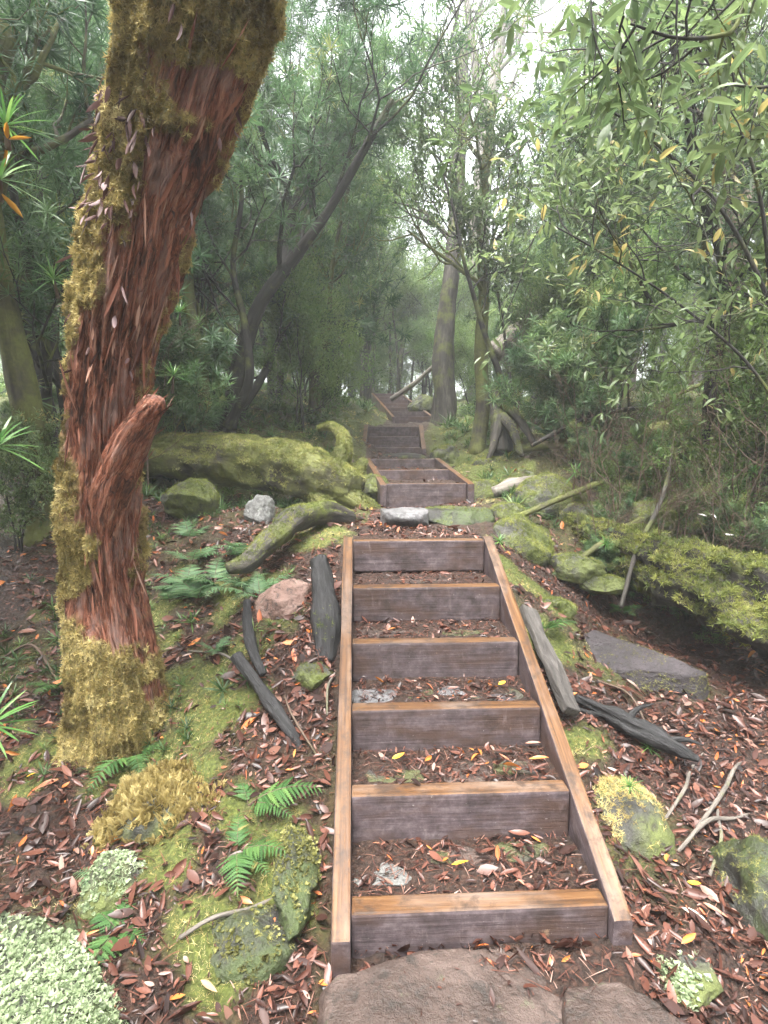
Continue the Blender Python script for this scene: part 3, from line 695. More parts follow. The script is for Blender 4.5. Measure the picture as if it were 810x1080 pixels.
log('fallen_log', 'thick fallen trunk under green moss ending in broken roots, left of the second flight',
    [P(60, 470, 6.8), P(160, 478, 6.5), P(230, 484, 6.3), P(300, 494, 6.1), P(345, 505, 5.95), P(375, 518, 5.8)], [.23, .25, .27, .28, .25, .16], 'bark_mossy', 56, 240, .14, seed=4, lump=.28,
    moss=[('moss', 5000, .026, .05, MOSS, .95), ('moss_olive', 3500, .024, -.2, MOSS, .8), ('moss_olive', 500, .03, -.35, MOSS_LONG)],
    extra=[([P(345, 500, 5.9), P(361, 480, 5.95), P(362, 462, 6.05), P(350, 450, 6.2), P(336, 452, 6.3)], [.14, .1, .07, .05, .03]), ([P(352, 505, 5.9), P(374, 500, 5.95), P(384, 486, 6.1)], [.12, .08, .04]),
           ([P(350, 512, 5.85), P(385, 535, 5.7), P(396, 548, 5.6)], [.14, .09, .05]), ([P(330, 520, 5.9), P(352, 542, 5.6), P(350, 556, 5.5)], [.12, .07, .03])])
log('root_spur', 'mossy curved root arching down the bank above the pinkish boulder',
    [P(372, 545, 4.9), P(342, 540, 4.65), P(312, 548, 4.3), P(286, 570, 3.95), P(262, 592, 3.7), P(240, 600, 3.6)], [.05, .085, .09, .075, .06, .03], 'bark_grey', 20, 70, .25, seed=6, moss=[('moss', 6500, .018, .1, MOSS)], cat='root')
log('fallen_log', 'thick log smothered in drooping yellow-green moss along the dark gully on the right',
    [P(590, 545, 5.8), P(640, 568, 5.1), P(690, 588, 4.55), P(740, 614, 4.1), P(800, 640, 3.75), P(900, 690, 3.3)], [.08, .13, .19, .26, .28, .3], 'bark_dark', 64, 300, .34, seed=9,
    moss=[('moss_olive', 4500, .023, .0, MOSS, .8), ('moss', 900, .04, -.4, MOSS_LONG), ('moss', 4500, .026, .25, MOSS, .9)])
log('fallen_log', 'second mossy log lying behind and parallel to the moss-smothered one',
    [P(600, 482, 7.6), P(680, 500, 6.6), P(750, 520, 5.9), P(830, 552, 5.3)], [.13, .16, .17, .17], 'bark_mossy', 40, 160, .22, seed=10, moss=[('moss', 6500, .019, .15, MOSS), ('moss_olive', 3000, .022, -.1, MOSS), ('moss_olive', 500, .035, -.3, MOSS_LONG)])
log('fallen_branch', 'long level mossy branch lying across the slope on the right',
    [P(532, 482, 7.8), P(560, 473, 7.7), P(610, 466, 7.5), P(660, 460, 7.4), P(715, 452, 7.3), P(790, 452, 7.3)], [.025, .05, .065, .085, .1, .11], 'bark_mossy', 16, 80, .2, seed=12, moss=[('moss', 3200, .028, .25, MOSS)], cat='branch')
log('leaning_log', 'pale dead trunk leaning diagonally up to the right behind the upright trunks',
    [P(520, 372, 10.5), P(560, 340, 10.5), P(600, 315, 10.4), P(650, 280, 10.2), P(700, 240, 10)], [.17, .16, .15, .14, .12], 'bark_pale', 18, 60, .12, seed=14, moss=[('moss', 500, .04, .6, MOSS)], cat='trunk')
log('fallen_branch', 'thin pale pole leaning at the trunk beside the farthest flight', [P(413, 421, 15.5), P(440, 402, 15), P(466, 378, 14.6)], [.07, .06, .04], 'bark_pale', 8, 20, .1, seed=15, cat='branch')
for k, (pl, r_, lab) in enumerate([([(610, 590, 4.7), (680, 545, 5.0), (745, 510, 5.3), (830, 480, 5.6)], .028, 'thin mossy branch sloping up to the right across the moss-smothered log'), ([(540, 548, 5.3), (600, 522, 5.5), (660, 498, 5.8), (720, 470, 6.2)], .03, 'mossy branch lying over the boulders right of the landing'),
                                       ([(655, 640, 4.0), (672, 580, 4.5), (700, 520, 4.9), (712, 455, 5.2)], .018, 'bare grey stick standing upright out of the dark gully'),
                                       ([(560, 470, 7.0), (620, 440, 7.0), (690, 425, 7.1), (800, 380, 7.2)], .03, 'slim dark branch slanting above the long level branch')]):
    log('fallen_branch' if k != 2 else 'stick', lab, [P(*a) for a in pl], [r_ * .8, r_, r_ * .9, r_ * .5], ('bark_mossy', 'bark_grey', 'bark_dark')[(0, 0, 1, 2)[k]], 9, 50, .25, seed=300 + k, cat='branch' if k != 2 else 'stick', moss=[('moss', 3500, .02, .25, MOSS)] if k in (0, 1) else None)
log('stump', 'broken mossy stump with splayed pale roots right of the slender mossy trunk', [P(529, 478, 8.0), P(528, 450, 8.1), P(524, 425, 8.2), P(520, 412, 8.2)], [.19, .12, .1, .06], 'bark_grey', 20, 50, .3, seed=16, cat='stump', moss=[('moss', 1500, .03, .35, MOSS)],
    extra=[([P(530, 440, 8), P(541, 455, 7.7), P(550, 480, 7.4)], [.08, .06, .04]), ([P(527, 440, 8), P(520, 470, 7.8), P(514, 486, 7.7)], [.08, .05, .03]), ([P(530, 425, 8.1), P(547, 442, 8), P(565, 470, 7.8)], [.07, .06, .04])])
log('rotten_post', 'dark fibrous rotten stump hugging the left stringer of the near flight', [P(345, 700, 3.0), P(345, 660, 3.15), P(341, 620, 3.35), P(336, 590, 3.5)], [.055, .075, .07, .05], 'charred', 20, 50, .35, seed=17, cat='stump',
    moss=[('moss', 3500, .018, .6, MOSS)])
log('burnt_stick', 'long charred stick slanting down the bank left of the near stairs', [P(249, 691, 2.9), P(272, 722, 2.78), P(296, 757, 2.66), P(322, 795, 2.56)], [.026, .035, .032, .014], 'charred', 20, 90, .2, seed=18, cat='stick', group='charred sticks on the left bank')
log('burnt_stick', 'shorter upright charred stick leaning against the pinkish boulder', [P(261, 633, 3.1), P(262, 665, 3.02), P(268, 690, 2.93), P(277, 712, 2.86)], [.024, .028, .028, .02], 'charred', 14, 40, .2, seed=19, cat='stick', group='charred sticks on the left bank')
log('burnt_stick', 'dark charred root lying among dead leaves below the purplish slab', [P(607, 735, 3.02), P(640, 752, 2.98), P(680, 771, 2.9), P(715, 790, 2.82), P(737, 801, 2.78)], [.02, .04, .05, .034, .012], 'charred', 22, 90, .3, seed=20, cat='stick',
    extra=[([P(700, 782, 2.86), P(722, 780, 2.84), P(742, 786, 2.8)], [.022, .014, .004]), ([P(660, 762, 2.94), P(672, 748, 2.98), P(690, 742, 3.0)], [.022, .014, .004]), ([P(640, 752, 2.98), P(622, 752, 2.98), P(606, 745, 3.0)], [.025, .016, .005])])
def plank():
    a_, b_ = P(556, 640, 3.62), P(604, 748, 2.85); c_ = (a_ + b_) / 2; L = float(np.linalg.norm(b_ - a_)); y = norm(b_ - a_); z = norm(np.array([.35, 0, 1.0]) - y * (y @ np.array([.35, 0, 1.0]))); x = np.cross(y, z)
    V, F4, F3 = board((.1, L, .045), .008, .012, 66, 40)
    V[:, 0] *= 1 + .3 * vnoise(V * 6, 4); V[:, 2] += .012 * vnoise(np.c_[V[:, :2] * 11, V[:, 2] * 0], 5)
    bk = np.stack([V[:, 0], V[:, 2], V[:, 1]], -1)
    props(link('plank', mesh_data('plank', V @ np.stack([x, y, z]), [F4, F3], M['weathered'], False, {'bk': bk}), None, tuple(c_ + [.0, 0, -.01])), 'grey split timber wedged outside the right stringer of the near flight', 'plank')
plank()
log('sleeper', 'low mossy log edging the landing between the two short upper flights', [P(362, 487, 8.35), P(400, 483, 8.4), P(440, 483, 8.4), P(452, 486, 8.3)], [.05, .06, .06, .04], 'bark_dark', 12, 30, .15, seed=24, moss=[('moss', 1500, .025, .75, MOSS)])
log('fallen_branch', 'weathered broken log end beside the widest mossy boulder', [P(520, 520, 6.3), P(545, 512, 6.4), P(575, 508, 6.5)], [.07, .09, .08], 'bark_pale', 14, 30, .25, seed=26, cat='branch')

# twigs: thin sticks one can pick up
tw = [([(190, 1000), (225, 985), (268, 962), (310, 930), (322, 922)], .007, 'pale brown twig lying across the litter left of the stair foot', 'bark_pale'),
      ([(345, 760), (346, 735), (352, 715), (356, 700)], .006, 'curved pale root tip dangling beside the left stringer', 'bark_pale'),
      ([(630, 720), (665, 745), (690, 790), (712, 838)], .006, 'thin brown twig crossing the charred root on the right', 'bark_brown'),
      ([(300, 740), (310, 770), (335, 800), (350, 830)], .005, 'thin reddish twig below the charred sticks', 'bark_brown'),
      ([(700, 870), (722, 842), (728, 815), (745, 790)], .008, 'grey bent root in the litter on the right, nearest the yellow-mossed boulder', 'bark_pale'),
      ([(735, 880), (762, 845), (778, 810), (809, 795)], .01, 'grey forked root sweeping towards the right edge', 'bark_pale'),
      ([(715, 905), (745, 878), (775, 868), (809, 850)], .009, 'lower grey root curling over the litter at the right edge', 'bark_pale'),
      ([(748, 930), (760, 895), (757, 858), (772, 830)], .007, 'thin upright grey root in front of the sweeping forked root', 'bark_pale'),
      ([(0, 700), (35, 690), (62, 720), (88, 735)], .008, 'brown twig lying left of the big trunk base', 'bark_brown'),
      ([(200, 690), (235, 700), (258, 712), (285, 735)], .006, 'thin grey twig across the litter right of the big trunk base', 'bark_pale')]
for pl, r_, lab, mt in tw:
    pts = [hit(*pp, off=.015 + .03 * math.sin(1.7 * k)) for k, pp in enumerate(pl)]
    log('twig', lab, pts, [r_ * 1.0, r_ * 1.1, r_, r_ * .45], mt, 6, 24, .12, seed=int(pl[0][0]), cat='twig', group='loose twigs on the litter')

# ------------------------------------------------------------------ the big red-barked tree in front
def big_tree():
    rng = np.random.default_rng(77)
    tab = [(-330, 300, 2.0, 150), (-150, 255, 2.12, 165), (0, 215, 2.3, 166), (100, 188, 2.42, 142), (200, 157, 2.53, 122), (300, 133, 2.63, 108), (360, 121, 2.7, 100), (450, 113, 2.78, 86), (550, 109, 2.84, 79), (620, 113, 2.88, 76), (680, 121, 2.9, 102), (740, 127, 2.9, 120), (800, 130, 2.92, 165)]
    tab = tab[::-1]; NR, NS = 420, 180
    C = spline([P(x, y, Y) for y, x, Y, w in tab], NR)
    R = spline([[w * Y / 1640] for y, x, Y, w in tab], NR)[:, 0]
    PY = spline([[y] for y, *_ in tab], NR)[:, 0]
    org = C[0].copy(); org[2] += .1
    def disp(A, L, RR):
        p = np.stack([np.cos(A) * 1.4, np.sin(A) * 1.4, L * .9], -1).reshape(-1, 3)
        big = fbm(p, 3, 5).reshape(A.shape) * .045
        tw = A + .35 * L
        rid = np.abs(fbm(np.stack([np.cos(tw) * 5.5, np.sin(tw) * 5.5, L * .9], -1).reshape(-1, 3), 4, 8)).reshape(A.shape)
        fine = fbm(np.stack([np.cos(A) * 16, np.sin(A) * 16, L * 2.2], -1).reshape(-1, 3), 3, 9).reshape(A.shape)
        return big + (rid - .35) * .045 + fine * .014 + np.abs(fbm(np.stack([np.cos(tw) * 13, np.sin(tw) * 13, L * 1.6], -1).reshape(-1, 3), 3, 19)).reshape(A.shape) * .022
    V, Q, T, bk = tube(C, R, NS, True, disp)
    ring = np.minimum(np.arange(len(V)) // NS, NR - 1)
    py = PY[ring]; nrm = norm(V - C[ring])
    thr = np.interp(py, [-100, 20, 50, 80, 250, 330, 420, 540, 565, 605, 625, 655, 690, 800], [1.4, 1.3, .75, .12, .0, -.2, -.6, -.72, .35, .35, -.5, -.1, 1.2, 1.4])
    nz = fbm(V * 6, 4, 14) * .55 + fbm(V * 20, 2, 15) * .2
    mv = np.clip((thr - nrm[:, 0] + nz) * 3, 0, 1)
    mv = np.maximum(mv, np.clip((nrm[:, 0] - .93 + nz * .25) * 7, 0, 1) * (py < 620))
    mv = np.maximum(mv, np.clip((nrm[:, 1] - .25 + nz) * 2, 0, 1))
    V = V + nrm * (mv * (.008 + .025 * np.clip(fbm(V * 13, 3, 44) + .2, 0, 1)))[:, None]
    rt = root('big_tree', org, 'leaning old tree with stringy red bark and yellow moss, nearest on the left', 'tree')
    g = Geo(); g.add(V, Q, bk=bk, mossy=mv); g.T.append(T)
    link('trunk', g.data('trunk', M['red_bark'], org), rt)
    tri = np.concatenate([Q[:, [0, 1, 2]], Q[:, [0, 2, 3]]])
    fm = mv[tri].mean(1); keep = fm > .3; tri = tri[keep]; fm = fm[keep]
    # moss coat: tufts, longer ones at the left rim
    a, b, c = V[tri[:, 0]], V[tri[:, 1]], V[tri[:, 2]]
    cr = np.cross(b - a, c - a); ar = np.linalg.norm(cr, axis=1); ctr = (a + b + c) / 3
    wgt = ar * fm * (1.0 if True else 0) * np.where(norm(cr)[:, 1] > .45, .15, 1)
    n = 90000; k = rng.choice(len(tri), n, p=wgt / wgt.sum())
    r1 = np.sqrt(rng.random(n))[:, None]; r2 = rng.random(n)[:, None]
    p = a[k] * (1 - r1) + b[k] * r1 * (1 - r2) + c[k] * r1 * r2; nn = norm(cr[k])
    ax = norm(nn * .8 + np.array([0, 0, -.15]) + rng.normal(scale=.4, size=p.shape)); cl = fbm(p * 7, 3, 4) * .5 + .5
    g = Geo(); g2 = Geo()
    for i, t in enumerate(MOSS + MOSS_LONG[:1]):
        kk = np.arange(n) % 4 == i
        gg = g2 if i == 1 else g
        scatter(gg, t, p[kk], frames_axis(ax[kk], rng), .0115 * rng.uniform(.5, 1.7, kk.sum()) * (1.5 if i == 3 else 1), rng, np.clip(cl[kk] * .9 + rng.random(kk.sum()) * .3 - .15, 0, 1))
    link('moss', g.data('moss', M['moss_yellow'], org), rt); link('moss', g2.data('moss', M['moss_olive'], org), rt)
    # peeling bark strips
    g = Geo(); ii = np.where((nrm[:, 1] < .1) & (((py > 120) & (py < 255) & (nrm[:, 0] < .2)) | ((py > -20) & (py < 420) & (rng.random(len(py)) < .05))))[0]
    ii = rng.choice(ii, 170); d = norm(np.array([0, 0, -1]) + nrm[ii] * rng.uniform(.1, .9, (170, 1)) + rng.normal(scale=.3, size=(170, 3)))
    for i, t in enumerate(LEAF_L):
        kk = np.arange(170) % 7 == i
        scatter(g, t, V[ii[kk]] + nrm[ii[kk]] * .008, frames_axis(d[kk], rng), np.stack([rng.uniform(.04, .11, kk.sum()), rng.uniform(.03, .07, kk.sum()), rng.uniform(.05, .1, kk.sum())], -1), rng)
    link('peeling_bark', g.data('peeling_bark', M['peel'], org), rt)['kind'] = 'stuff'
    g = Geo(); ii = np.where((nrm[:, 1] < .2) & (mv < .25) & (py < 660) & (py > -50))[0]; ns = 260; ii = rng.choice(ii, ns)
    tdir = norm(np.gradient(C, axis=0))[ring[ii]]; d = norm(-tdir * rng.choice([-1, 1], (ns, 1)) + nrm[ii] * rng.uniform(-.02, .16, (ns, 1)) + rng.normal(scale=.1, size=(ns, 3)))
    z = norm(nrm[ii] + rng.normal(scale=.25, size=(ns, 3))); z = norm(z - d * np.sum(z * d, 1, keepdims=True)); RR = np.stack([d, np.cross(z, d), z], -1)
    for i, t in enumerate(LEAF_L):
        kk = np.arange(ns) % 7 == i; L_ = rng.uniform(.05, .26, kk.sum())
        scatter(g, t, V[ii[kk]] + nrm[ii[kk]] * .004, RR[kk], np.stack([L_, rng.uniform(.02, .06, kk.sum()), L_ * .3], -1), rng)
    link('bark_strips', g.data('bark_strips', M['strip'], org), rt)['kind'] = 'stuff'
    # sawn-off branch stub, pointing right and up
    sp = spline([P(112, 560, 2.8), P(118, 520, 2.72), P(133, 478, 2.62), P(150, 447, 2.55), P(169, 421, 2.47)], 60)
    g = Geo(); add_tube(g, sp, np.interp(np.linspace(0, 1, 60), [0, .3, .55, .8, .95, 1], [.09, .1, .085, .058, .046, .02]), 60, True,
                        lambda A, L, R: R * (.22 * fbm(np.stack([np.cos(A) * 2, np.sin(A) * 2, L * 3], -1).reshape(-1, 3), 3, 3).reshape(A.shape) + .12 * fbm(np.stack([np.cos(A) * 7, np.sin(A) * 7, L * 5], -1).reshape(-1, 3), 2, 6).reshape(A.shape)))
    sV = np.concatenate(g.V); sr = np.minimum(np.arange(len(sV)) // 40, 59); sn = norm(sV - sp[sr]); st = norm(np.gradient(sp, axis=0))[sr]; si = rng.choice(len(sV) - 200, 110)
    gs = Geo(); d = norm(st[si] + rng.normal(scale=.12, size=(110, 3)) + sn[si] * rng.uniform(0, .15, (110, 1))); z = norm(sn[si] - d * np.sum(sn[si] * d, 1, keepdims=True)); L_ = rng.uniform(.03, .12, 110)
    scatter(gs, LEAF_L[1], sV[si] + sn[si] * .003, np.stack([d, np.cross(z, d), z], -1), np.stack([L_, rng.uniform(.015, .04, 110), L_ * .3], -1), rng)
    g.A['mossy'] = [np.zeros(g.n)]
    bs = link('branch_stub', g.data('branch_stub', M['red_bark'], org), rt); link('bark_strips', gs.data('bark_strips', M['strip'], org), bs)['kind'] = 'stuff'
M['peel'] = leaf_mat('peeled_bark', [(0, (.035, .017, .015)), (.5, (.09, .042, .036)), (.85, (.16, .09, .085)), (1, (.24, .17, .17))], .1, .7)
M['strip'] = leaf_mat('bark_strip', [(0, (.05, .02, .014)), (.4, (.2, .07, .042)), (.75, (.33, .14, .09)), (1, (.46, .29, .22))], .05, .7)
big_tree()

# ------------------------------------------------------------------ tree grower
class Tree:
    def __init__(s, seed):
        s.r = np.random.default_rng(seed); s.wood = Geo(); s.tips = []; s.along = []
    def limb(s, pts, r0, r1, sides=9, n=None, rough=.12):
        n = n or max(10, int(len(pts) * 7)); p = spline(pts, n)
        rad = r0 + (r1 - r0) * np.linspace(0, 1, n) ** .8
        rad[:2] *= [1.35, 1.12]
        add_tube(s.wood, p, rad, sides, True, (lambda A, L, R: R * rough * 2 * fbm(np.stack([np.cos(A) * 1.3, np.sin(A) * 1.3, L * 1.5], -1).reshape(-1, 3), 3, 7).reshape(A.shape)) if sides > 7 else None)
        return p, rad
    def grow(s, p, d, L, r, lev, top, up=.15, wob=.25, nch=(5, 5, 4), ratio=.55, ang=(30, 65)):
        n = 6 if lev < top else 4
        pts = [np.array(p, float)]; d = norm(d); dirs = [d]
        for k in range(n):
            d = norm(d + s.r.normal(scale=wob, size=3) * (.8 if lev else .5) + np.array([0, 0, up])); pts.append(pts[-1] + d * L / n); dirs.append(d)
        pts = np.array(pts); rad = np.linspace(r, r * .4, n + 1)
        add_tube(s.wood, pts, rad, 8 if r > .03 else (5 if r > .01 else 3), False)
        if lev >= top:
            s.tips.append((pts[-1], dirs[-1]))
            for k in range(1, n): s.along.append((pts[k], dirs[k]))
            return
        c = nch[min(lev, len(nch) - 1)]
        for t in np.linspace(.3, 1, c) + s.r.uniform(-.06, .06, c):
            t = min(max(t, .1), 1); f = t * n; i = min(int(f), n - 1); q_ = pts[i] + (pts[i + 1] - pts[i]) * (f - i)
            a = math.radians(s.r.uniform(*ang)); perp = norm(np.cross(dirs[i], s.r.normal(size=3)))
            s.grow(q_, dirs[i] * math.cos(a) + perp * math.sin(a), L * ratio * s.r.uniform(.7, 1.25), max(r * (.35 + .3 * (1 - t)), .0025), lev + 1, top, up, wob, nch, ratio, ang)
    def sprout(s, p, rad, t0, n, L, lev=1, top=3, **kw):
        """side limbs along a drawn stem"""
        for t in np.linspace(t0, 1, n):
            i = min(int(t * (len(p) - 1)), len(p) - 2); d0 = norm(p[i + 1] - p[i])
            a = math.radians(s.r.uniform(35, 75)); perp = norm(np.cross(d0, s.r.normal(size=3)))
            s.grow(p[i], d0 * math.cos(a) + perp * math.sin(a), L * s.r.uniform(.7, 1.3), max(rad[i] * .45, .006), lev, top, **kw)
    def leaves(s, kind, size=1.0, keep=1.0):
        g = Geo(); r = s.r
        T_ = np.array([t[0] for t in s.tips]); D = np.array([t[1] for t in s.tips]); A = np.array([t[0] for t in s.along]); AD = np.array([t[1] for t in s.along])
        tone = lambda p: np.clip(.5 + .42 * fbm(p * 1.3, 2, 3) + r.normal(scale=.13, size=len(p)), 0, 1)
        if kind in ('tuft', 'tuft_far'):
            tm = TUFT if kind == 'tuft' else TUFT_FAR
            k = r.random(len(A)) < .8 * keep; p = np.concatenate([T_, A[k]]); d = norm(np.concatenate([D, AD[k]]) + r.normal(scale=.3, size=(len(p), 3)) + [0, 0, .25])
            for i, t in enumerate(tm):
                q_ = np.arange(len(p)) % len(tm) == i
                scatter(g, t, p[q_], frames_axis(d[q_], r), size * .135 * r.uniform(.65, 1.3, q_.sum()), r, tone(p[q_]))
        else:
            per, L, tm = {'small': (13, .052, LEAF_D), 'broad': (6, .1, LEAF_B), 'broadfar': (6, .1, LEAF_D)}[kind]
            p = np.repeat(np.concatenate([T_, T_, A]), per, 0); d = np.repeat(np.concatenate([D, D, AD]), per, 0)
            k = r.random(len(p)) < keep; p, d = p[k], d[k]
            p = p + r.normal(scale=.06 if kind == 'small' else .03, size=p.shape)
            x = norm(d * .75 + r.normal(scale=.5, size=p.shape) + [0, 0, .08])
            z = norm(np.array([0, 0, 1]) + r.normal(scale=.45, size=p.shape))
            z = norm(z - x * np.sum(x * z, 1, keepdims=True)); y = np.cross(z, x); R = np.stack([x, y, z], -1)
            for i, t in enumerate(tm):
                q_ = np.arange(len(p)) % len(tm) == i
                scatter(g, t, p[q_], R[q_], size * L * r.uniform(.6, 1.3, q_.sum()), r, tone(p[q_]))
        return g
    def build(s, name, loc, label, cat, group, bark, kind, leafmat, size=1.0, keep=1.0, origin=None, trunk='trunk', crown='crown'):
        org = np.zeros(3) if origin is None else np.asarray(origin, float)
        rt = root(name, loc, label, cat, group)
        link(trunk, s.wood.data(trunk, M[bark], org), rt)
        if kind:
            lg = s.leaves(kind, size, keep)
            if lg.n: link(crown, lg.data(crown, M[leafmat], org, False), rt)
        return rt

def place_copy(src, loc, rz, sc, label, group=None, tiltx=0, tilty=0):
    o = src.copy(); COL.objects.link(o); o.location = loc; o.rotation_euler = (tiltx, tilty, rz); o.scale = (sc, sc, sc)
    o['label'] = label
    if group: o['group'] = group
    elif 'group' in o: del o['group']
    for ch in src.children:
        c = ch.copy(); COL.objects.link(c); c.parent = o
    return o

def drawn_tree(name, label, stems, bark, kind, leafmat, seed, group=None, size=1.0, keep=1.0, cat='tree'):
    """stems: list of (px path with depth, r0, r1, sides, (t0, n, L, top)|None)"""
    t = Tree(seed); base = None
    for path, r0, r1, sides, spr, *kw in stems:
        pts = [P(*a) for a in path]
        if base is None:
            base = pts[0].copy(); g_ = hzs(base[0], base[1]); base[2] = g_; pts[0] = base - [0, 0, .08]
        p, rad = t.limb(pts, r0, r1, sides)
        if spr: t.sprout(p, rad, spr[0], spr[1], spr[2], 1, spr[3], **(kw[0] if kw else {}))
    return t.build(name, tuple(base), label, cat, group, bark, kind, leafmat, size, keep, base)

# trees one can point at
drawn_tree('tree', 'many-stemmed dark tree behind the fallen mossy trunk, its main stem leaning right over the track',
    [([(235, 455, 7.6), (252, 385, 7.5), (275, 320, 7.4), (310, 272, 7.3), (345, 225, 7.2), (380, 165, 7.0), (414, 105, 6.9)], .125, .03, 12, (.45, 7, 1.5, 3)),
     ([(300, 285, 7.3), (306, 235, 7.4), (318, 195, 7.5), (345, 150, 7.6), (362, 80, 7.6)], .07, .02, 9, (.35, 6, 1.3, 3)),
     ([(309, 225, 7.4), (300, 190, 7.3), (285, 165, 7.2), (268, 120, 7.1)], .05, .015, 8, (.3, 5, 1.2, 3)),
     ([(228, 450, 7.7), (212, 380, 7.9), (205, 320, 8), (214, 240, 8.1), (205, 150, 8.2)], .1, .02, 9, (.35, 8, 1.3, 3)),
     ([(242, 450, 7.4), (262, 400, 7.2), (258, 345, 7.1), (246, 280, 7.0), (255, 200, 6.9), (240, 110, 6.8)], .07, .015, 9, (.35, 8, 1.3, 3)),
     ([(250, 440, 7.7), (280, 390, 8.0), (300, 350, 8.3), (330, 330, 8.6)], .07, .02, 8, (.3, 5, 1.2, 3)),
     ([(222, 455, 7.5), (190, 395, 7.2), (182, 330, 7.0), (192, 260, 6.8), (180, 180, 6.6)], .08, .02, 9, (.3, 8, 1.2, 3))], 'bark_dark', 'tuft', 'tuft', 101)
drawn_tree('tree', 'upright grey trunk rising beside the foot of the farthest flight',
    [([(470, 452, 11.0), (467, 390, 11), (470, 335, 11), (477, 285, 11), (482, 220, 11.2), (485, 140, 11.4), (490, 40, 11.6)], .22, .1, 16, (.55, 9, 1.6, 3)),
     ([(462, 447, 11.3), (461, 420, 11.3), (466, 390, 11.2)], .13, .06, 12, None)], 'bark_grey', 'small', 'small', 102, size=1.3, keep=.3)
drawn_tree('tree', 'slender mossy trunk right of the second flight, behind the green boulders',
    [([(504, 480, 8.5), (508, 420, 8.5), (507, 365, 8.5), (510, 310, 8.5), (508, 250, 8.5), (512, 180, 8.5), (520, 110, 8.5)], .115, .05, 14, (.5, 8, 1.2, 3))], 'bark_mossy', 'small', 'small', 103, size=1.1, keep=.22)
drawn_tree('sapling', 'thin dark stem leaning left from the stump and crossing the mossy trunk',
    [([(543, 455, 8.2), (530, 405, 8.1), (512, 355, 8.0), (496, 300, 7.9), (488, 270, 7.8), (478, 220, 7.8), (466, 180, 7.8)], .05, .015, 8, (.4, 8, .9, 3)),
     ([(540, 440, 8.2), (536, 380, 8.2), (524, 300, 8.2), (520, 240, 8.2), (528, 170, 8.1)], .03, .01, 6, (.4, 7, .8, 3))], 'bark_dark', 'broad', 'broad', 104, size=.85, keep=.7)
drawn_tree('tree', 'forked dark tree leaning right in the middle distance, right of the stump',
    [([(567, 455, 8.6), (578, 420, 8.6), (598, 375, 8.7), (616, 335, 8.8), (612, 295, 8.8), (596, 250, 8.8), (588, 180, 8.8)], .1, .03, 10, (.4, 9, 1.3, 3)),
     ([(614, 335, 8.8), (640, 352, 8.9), (655, 330, 9.0), (670, 270, 9.2)], .06, .02, 8, (.3, 5, 1.1, 3)),
     ([(560, 430, 8.8), (590, 390, 9), (610, 378, 9.1), (640, 330, 9.3), (655, 250, 9.5)], .09, .03, 9, (.4, 6, 1.2, 3))], 'bark_dark', 'tuft', 'tuft', 105)
drawn_tree('tree', 'twin-stemmed thin dark tree on the right, nearest of the upright stems there',
    [([(742, 447, 5.8), (750, 380, 5.7), (748, 310, 5.6), (742, 240, 5.5), (730, 160, 5.4), (715, 80, 5.2), (700, -10, 5)], .055, .02, 9, (.25, 14, 1.1, 3), dict(up=.04)),
     ([(748, 440, 5.8), (757, 375, 5.7), (766, 320, 5.7), (758, 270, 5.6), (742, 200, 5.4), (760, 110, 5.2), (775, 0, 5)], .045, .015, 8, (.3, 11, 1.1, 3), dict(up=.04)),
     ([(746, 445, 5.8), (785, 390, 5.6), (810, 365, 5.4), (850, 330, 5.3)], .03, .012, 7, (.3, 6, .9, 3)),
     ([(690, 325, 5.6), (648, 250, 5.4), (600, 200, 5.2)], .02, .008, 6, (.2, 7, .7, 3))], 'bark_dark', 'broad', 'broad', 106, size=.85, keep=.5)
drawn_tree('tree', 'stout brown trunk behind the twin-stemmed thin tree at the right',
    [([(762, 440, 8.2), (768, 360, 8.2), (772, 290, 8.2), (776, 220, 8.2), (770, 120, 8.2), (772, 0, 8.2)], .19, .1, 14, (.45, 9, 1.5, 3))], 'bark_brown', 'small', 'small', 107, size=1.2, keep=.8)
drawn_tree('tree', 'moss-sleeved leaning trunk at the left edge behind the big red tree',
    [([(46, 565, 4.7), (38, 500, 4.7), (25, 420, 4.6), (8, 340, 4.5), (-10, 250, 4.4), (-20, 150, 4.3), (10, 30, 4.3)], .13, .07, 14, (.55, 9, 1.2, 3))], 'bark_mossy', 'tuft', 'tuft', 108)
drawn_tree('tree', 'mossy pole-like trunk in the dark understorey just right of the big red tree',
    [([(216, 452, 6.9), (212, 400, 6.9), (205, 350, 7), (198, 290, 7), (205, 200, 7)], .1, .05, 12, (.5, 6, 1.1, 3))], 'bark_mossy', 'tuft', 'tuft', 109)
drawn_tree('tall_tree', 'tall pale forked tree fading into the white sky above the track',
    [([(505, 405, 22), (507, 330, 22), (505, 250, 22), (510, 180, 22), (513, 120, 22)], .42, .3, 12, None),
     ([(512, 130, 22), (505, 90, 22), (498, 45, 22), (490, -20, 22)], .26, .1, 9, (.2, 7, 2.4, 3)), ([(513, 125, 22), (522, 80, 22), (530, 35, 22), (535, -30, 22)], .26, .1, 9, (.2, 7, 2.4, 3))], 'bark_pale', 'small', 'small', 110, size=2.0, keep=.2)
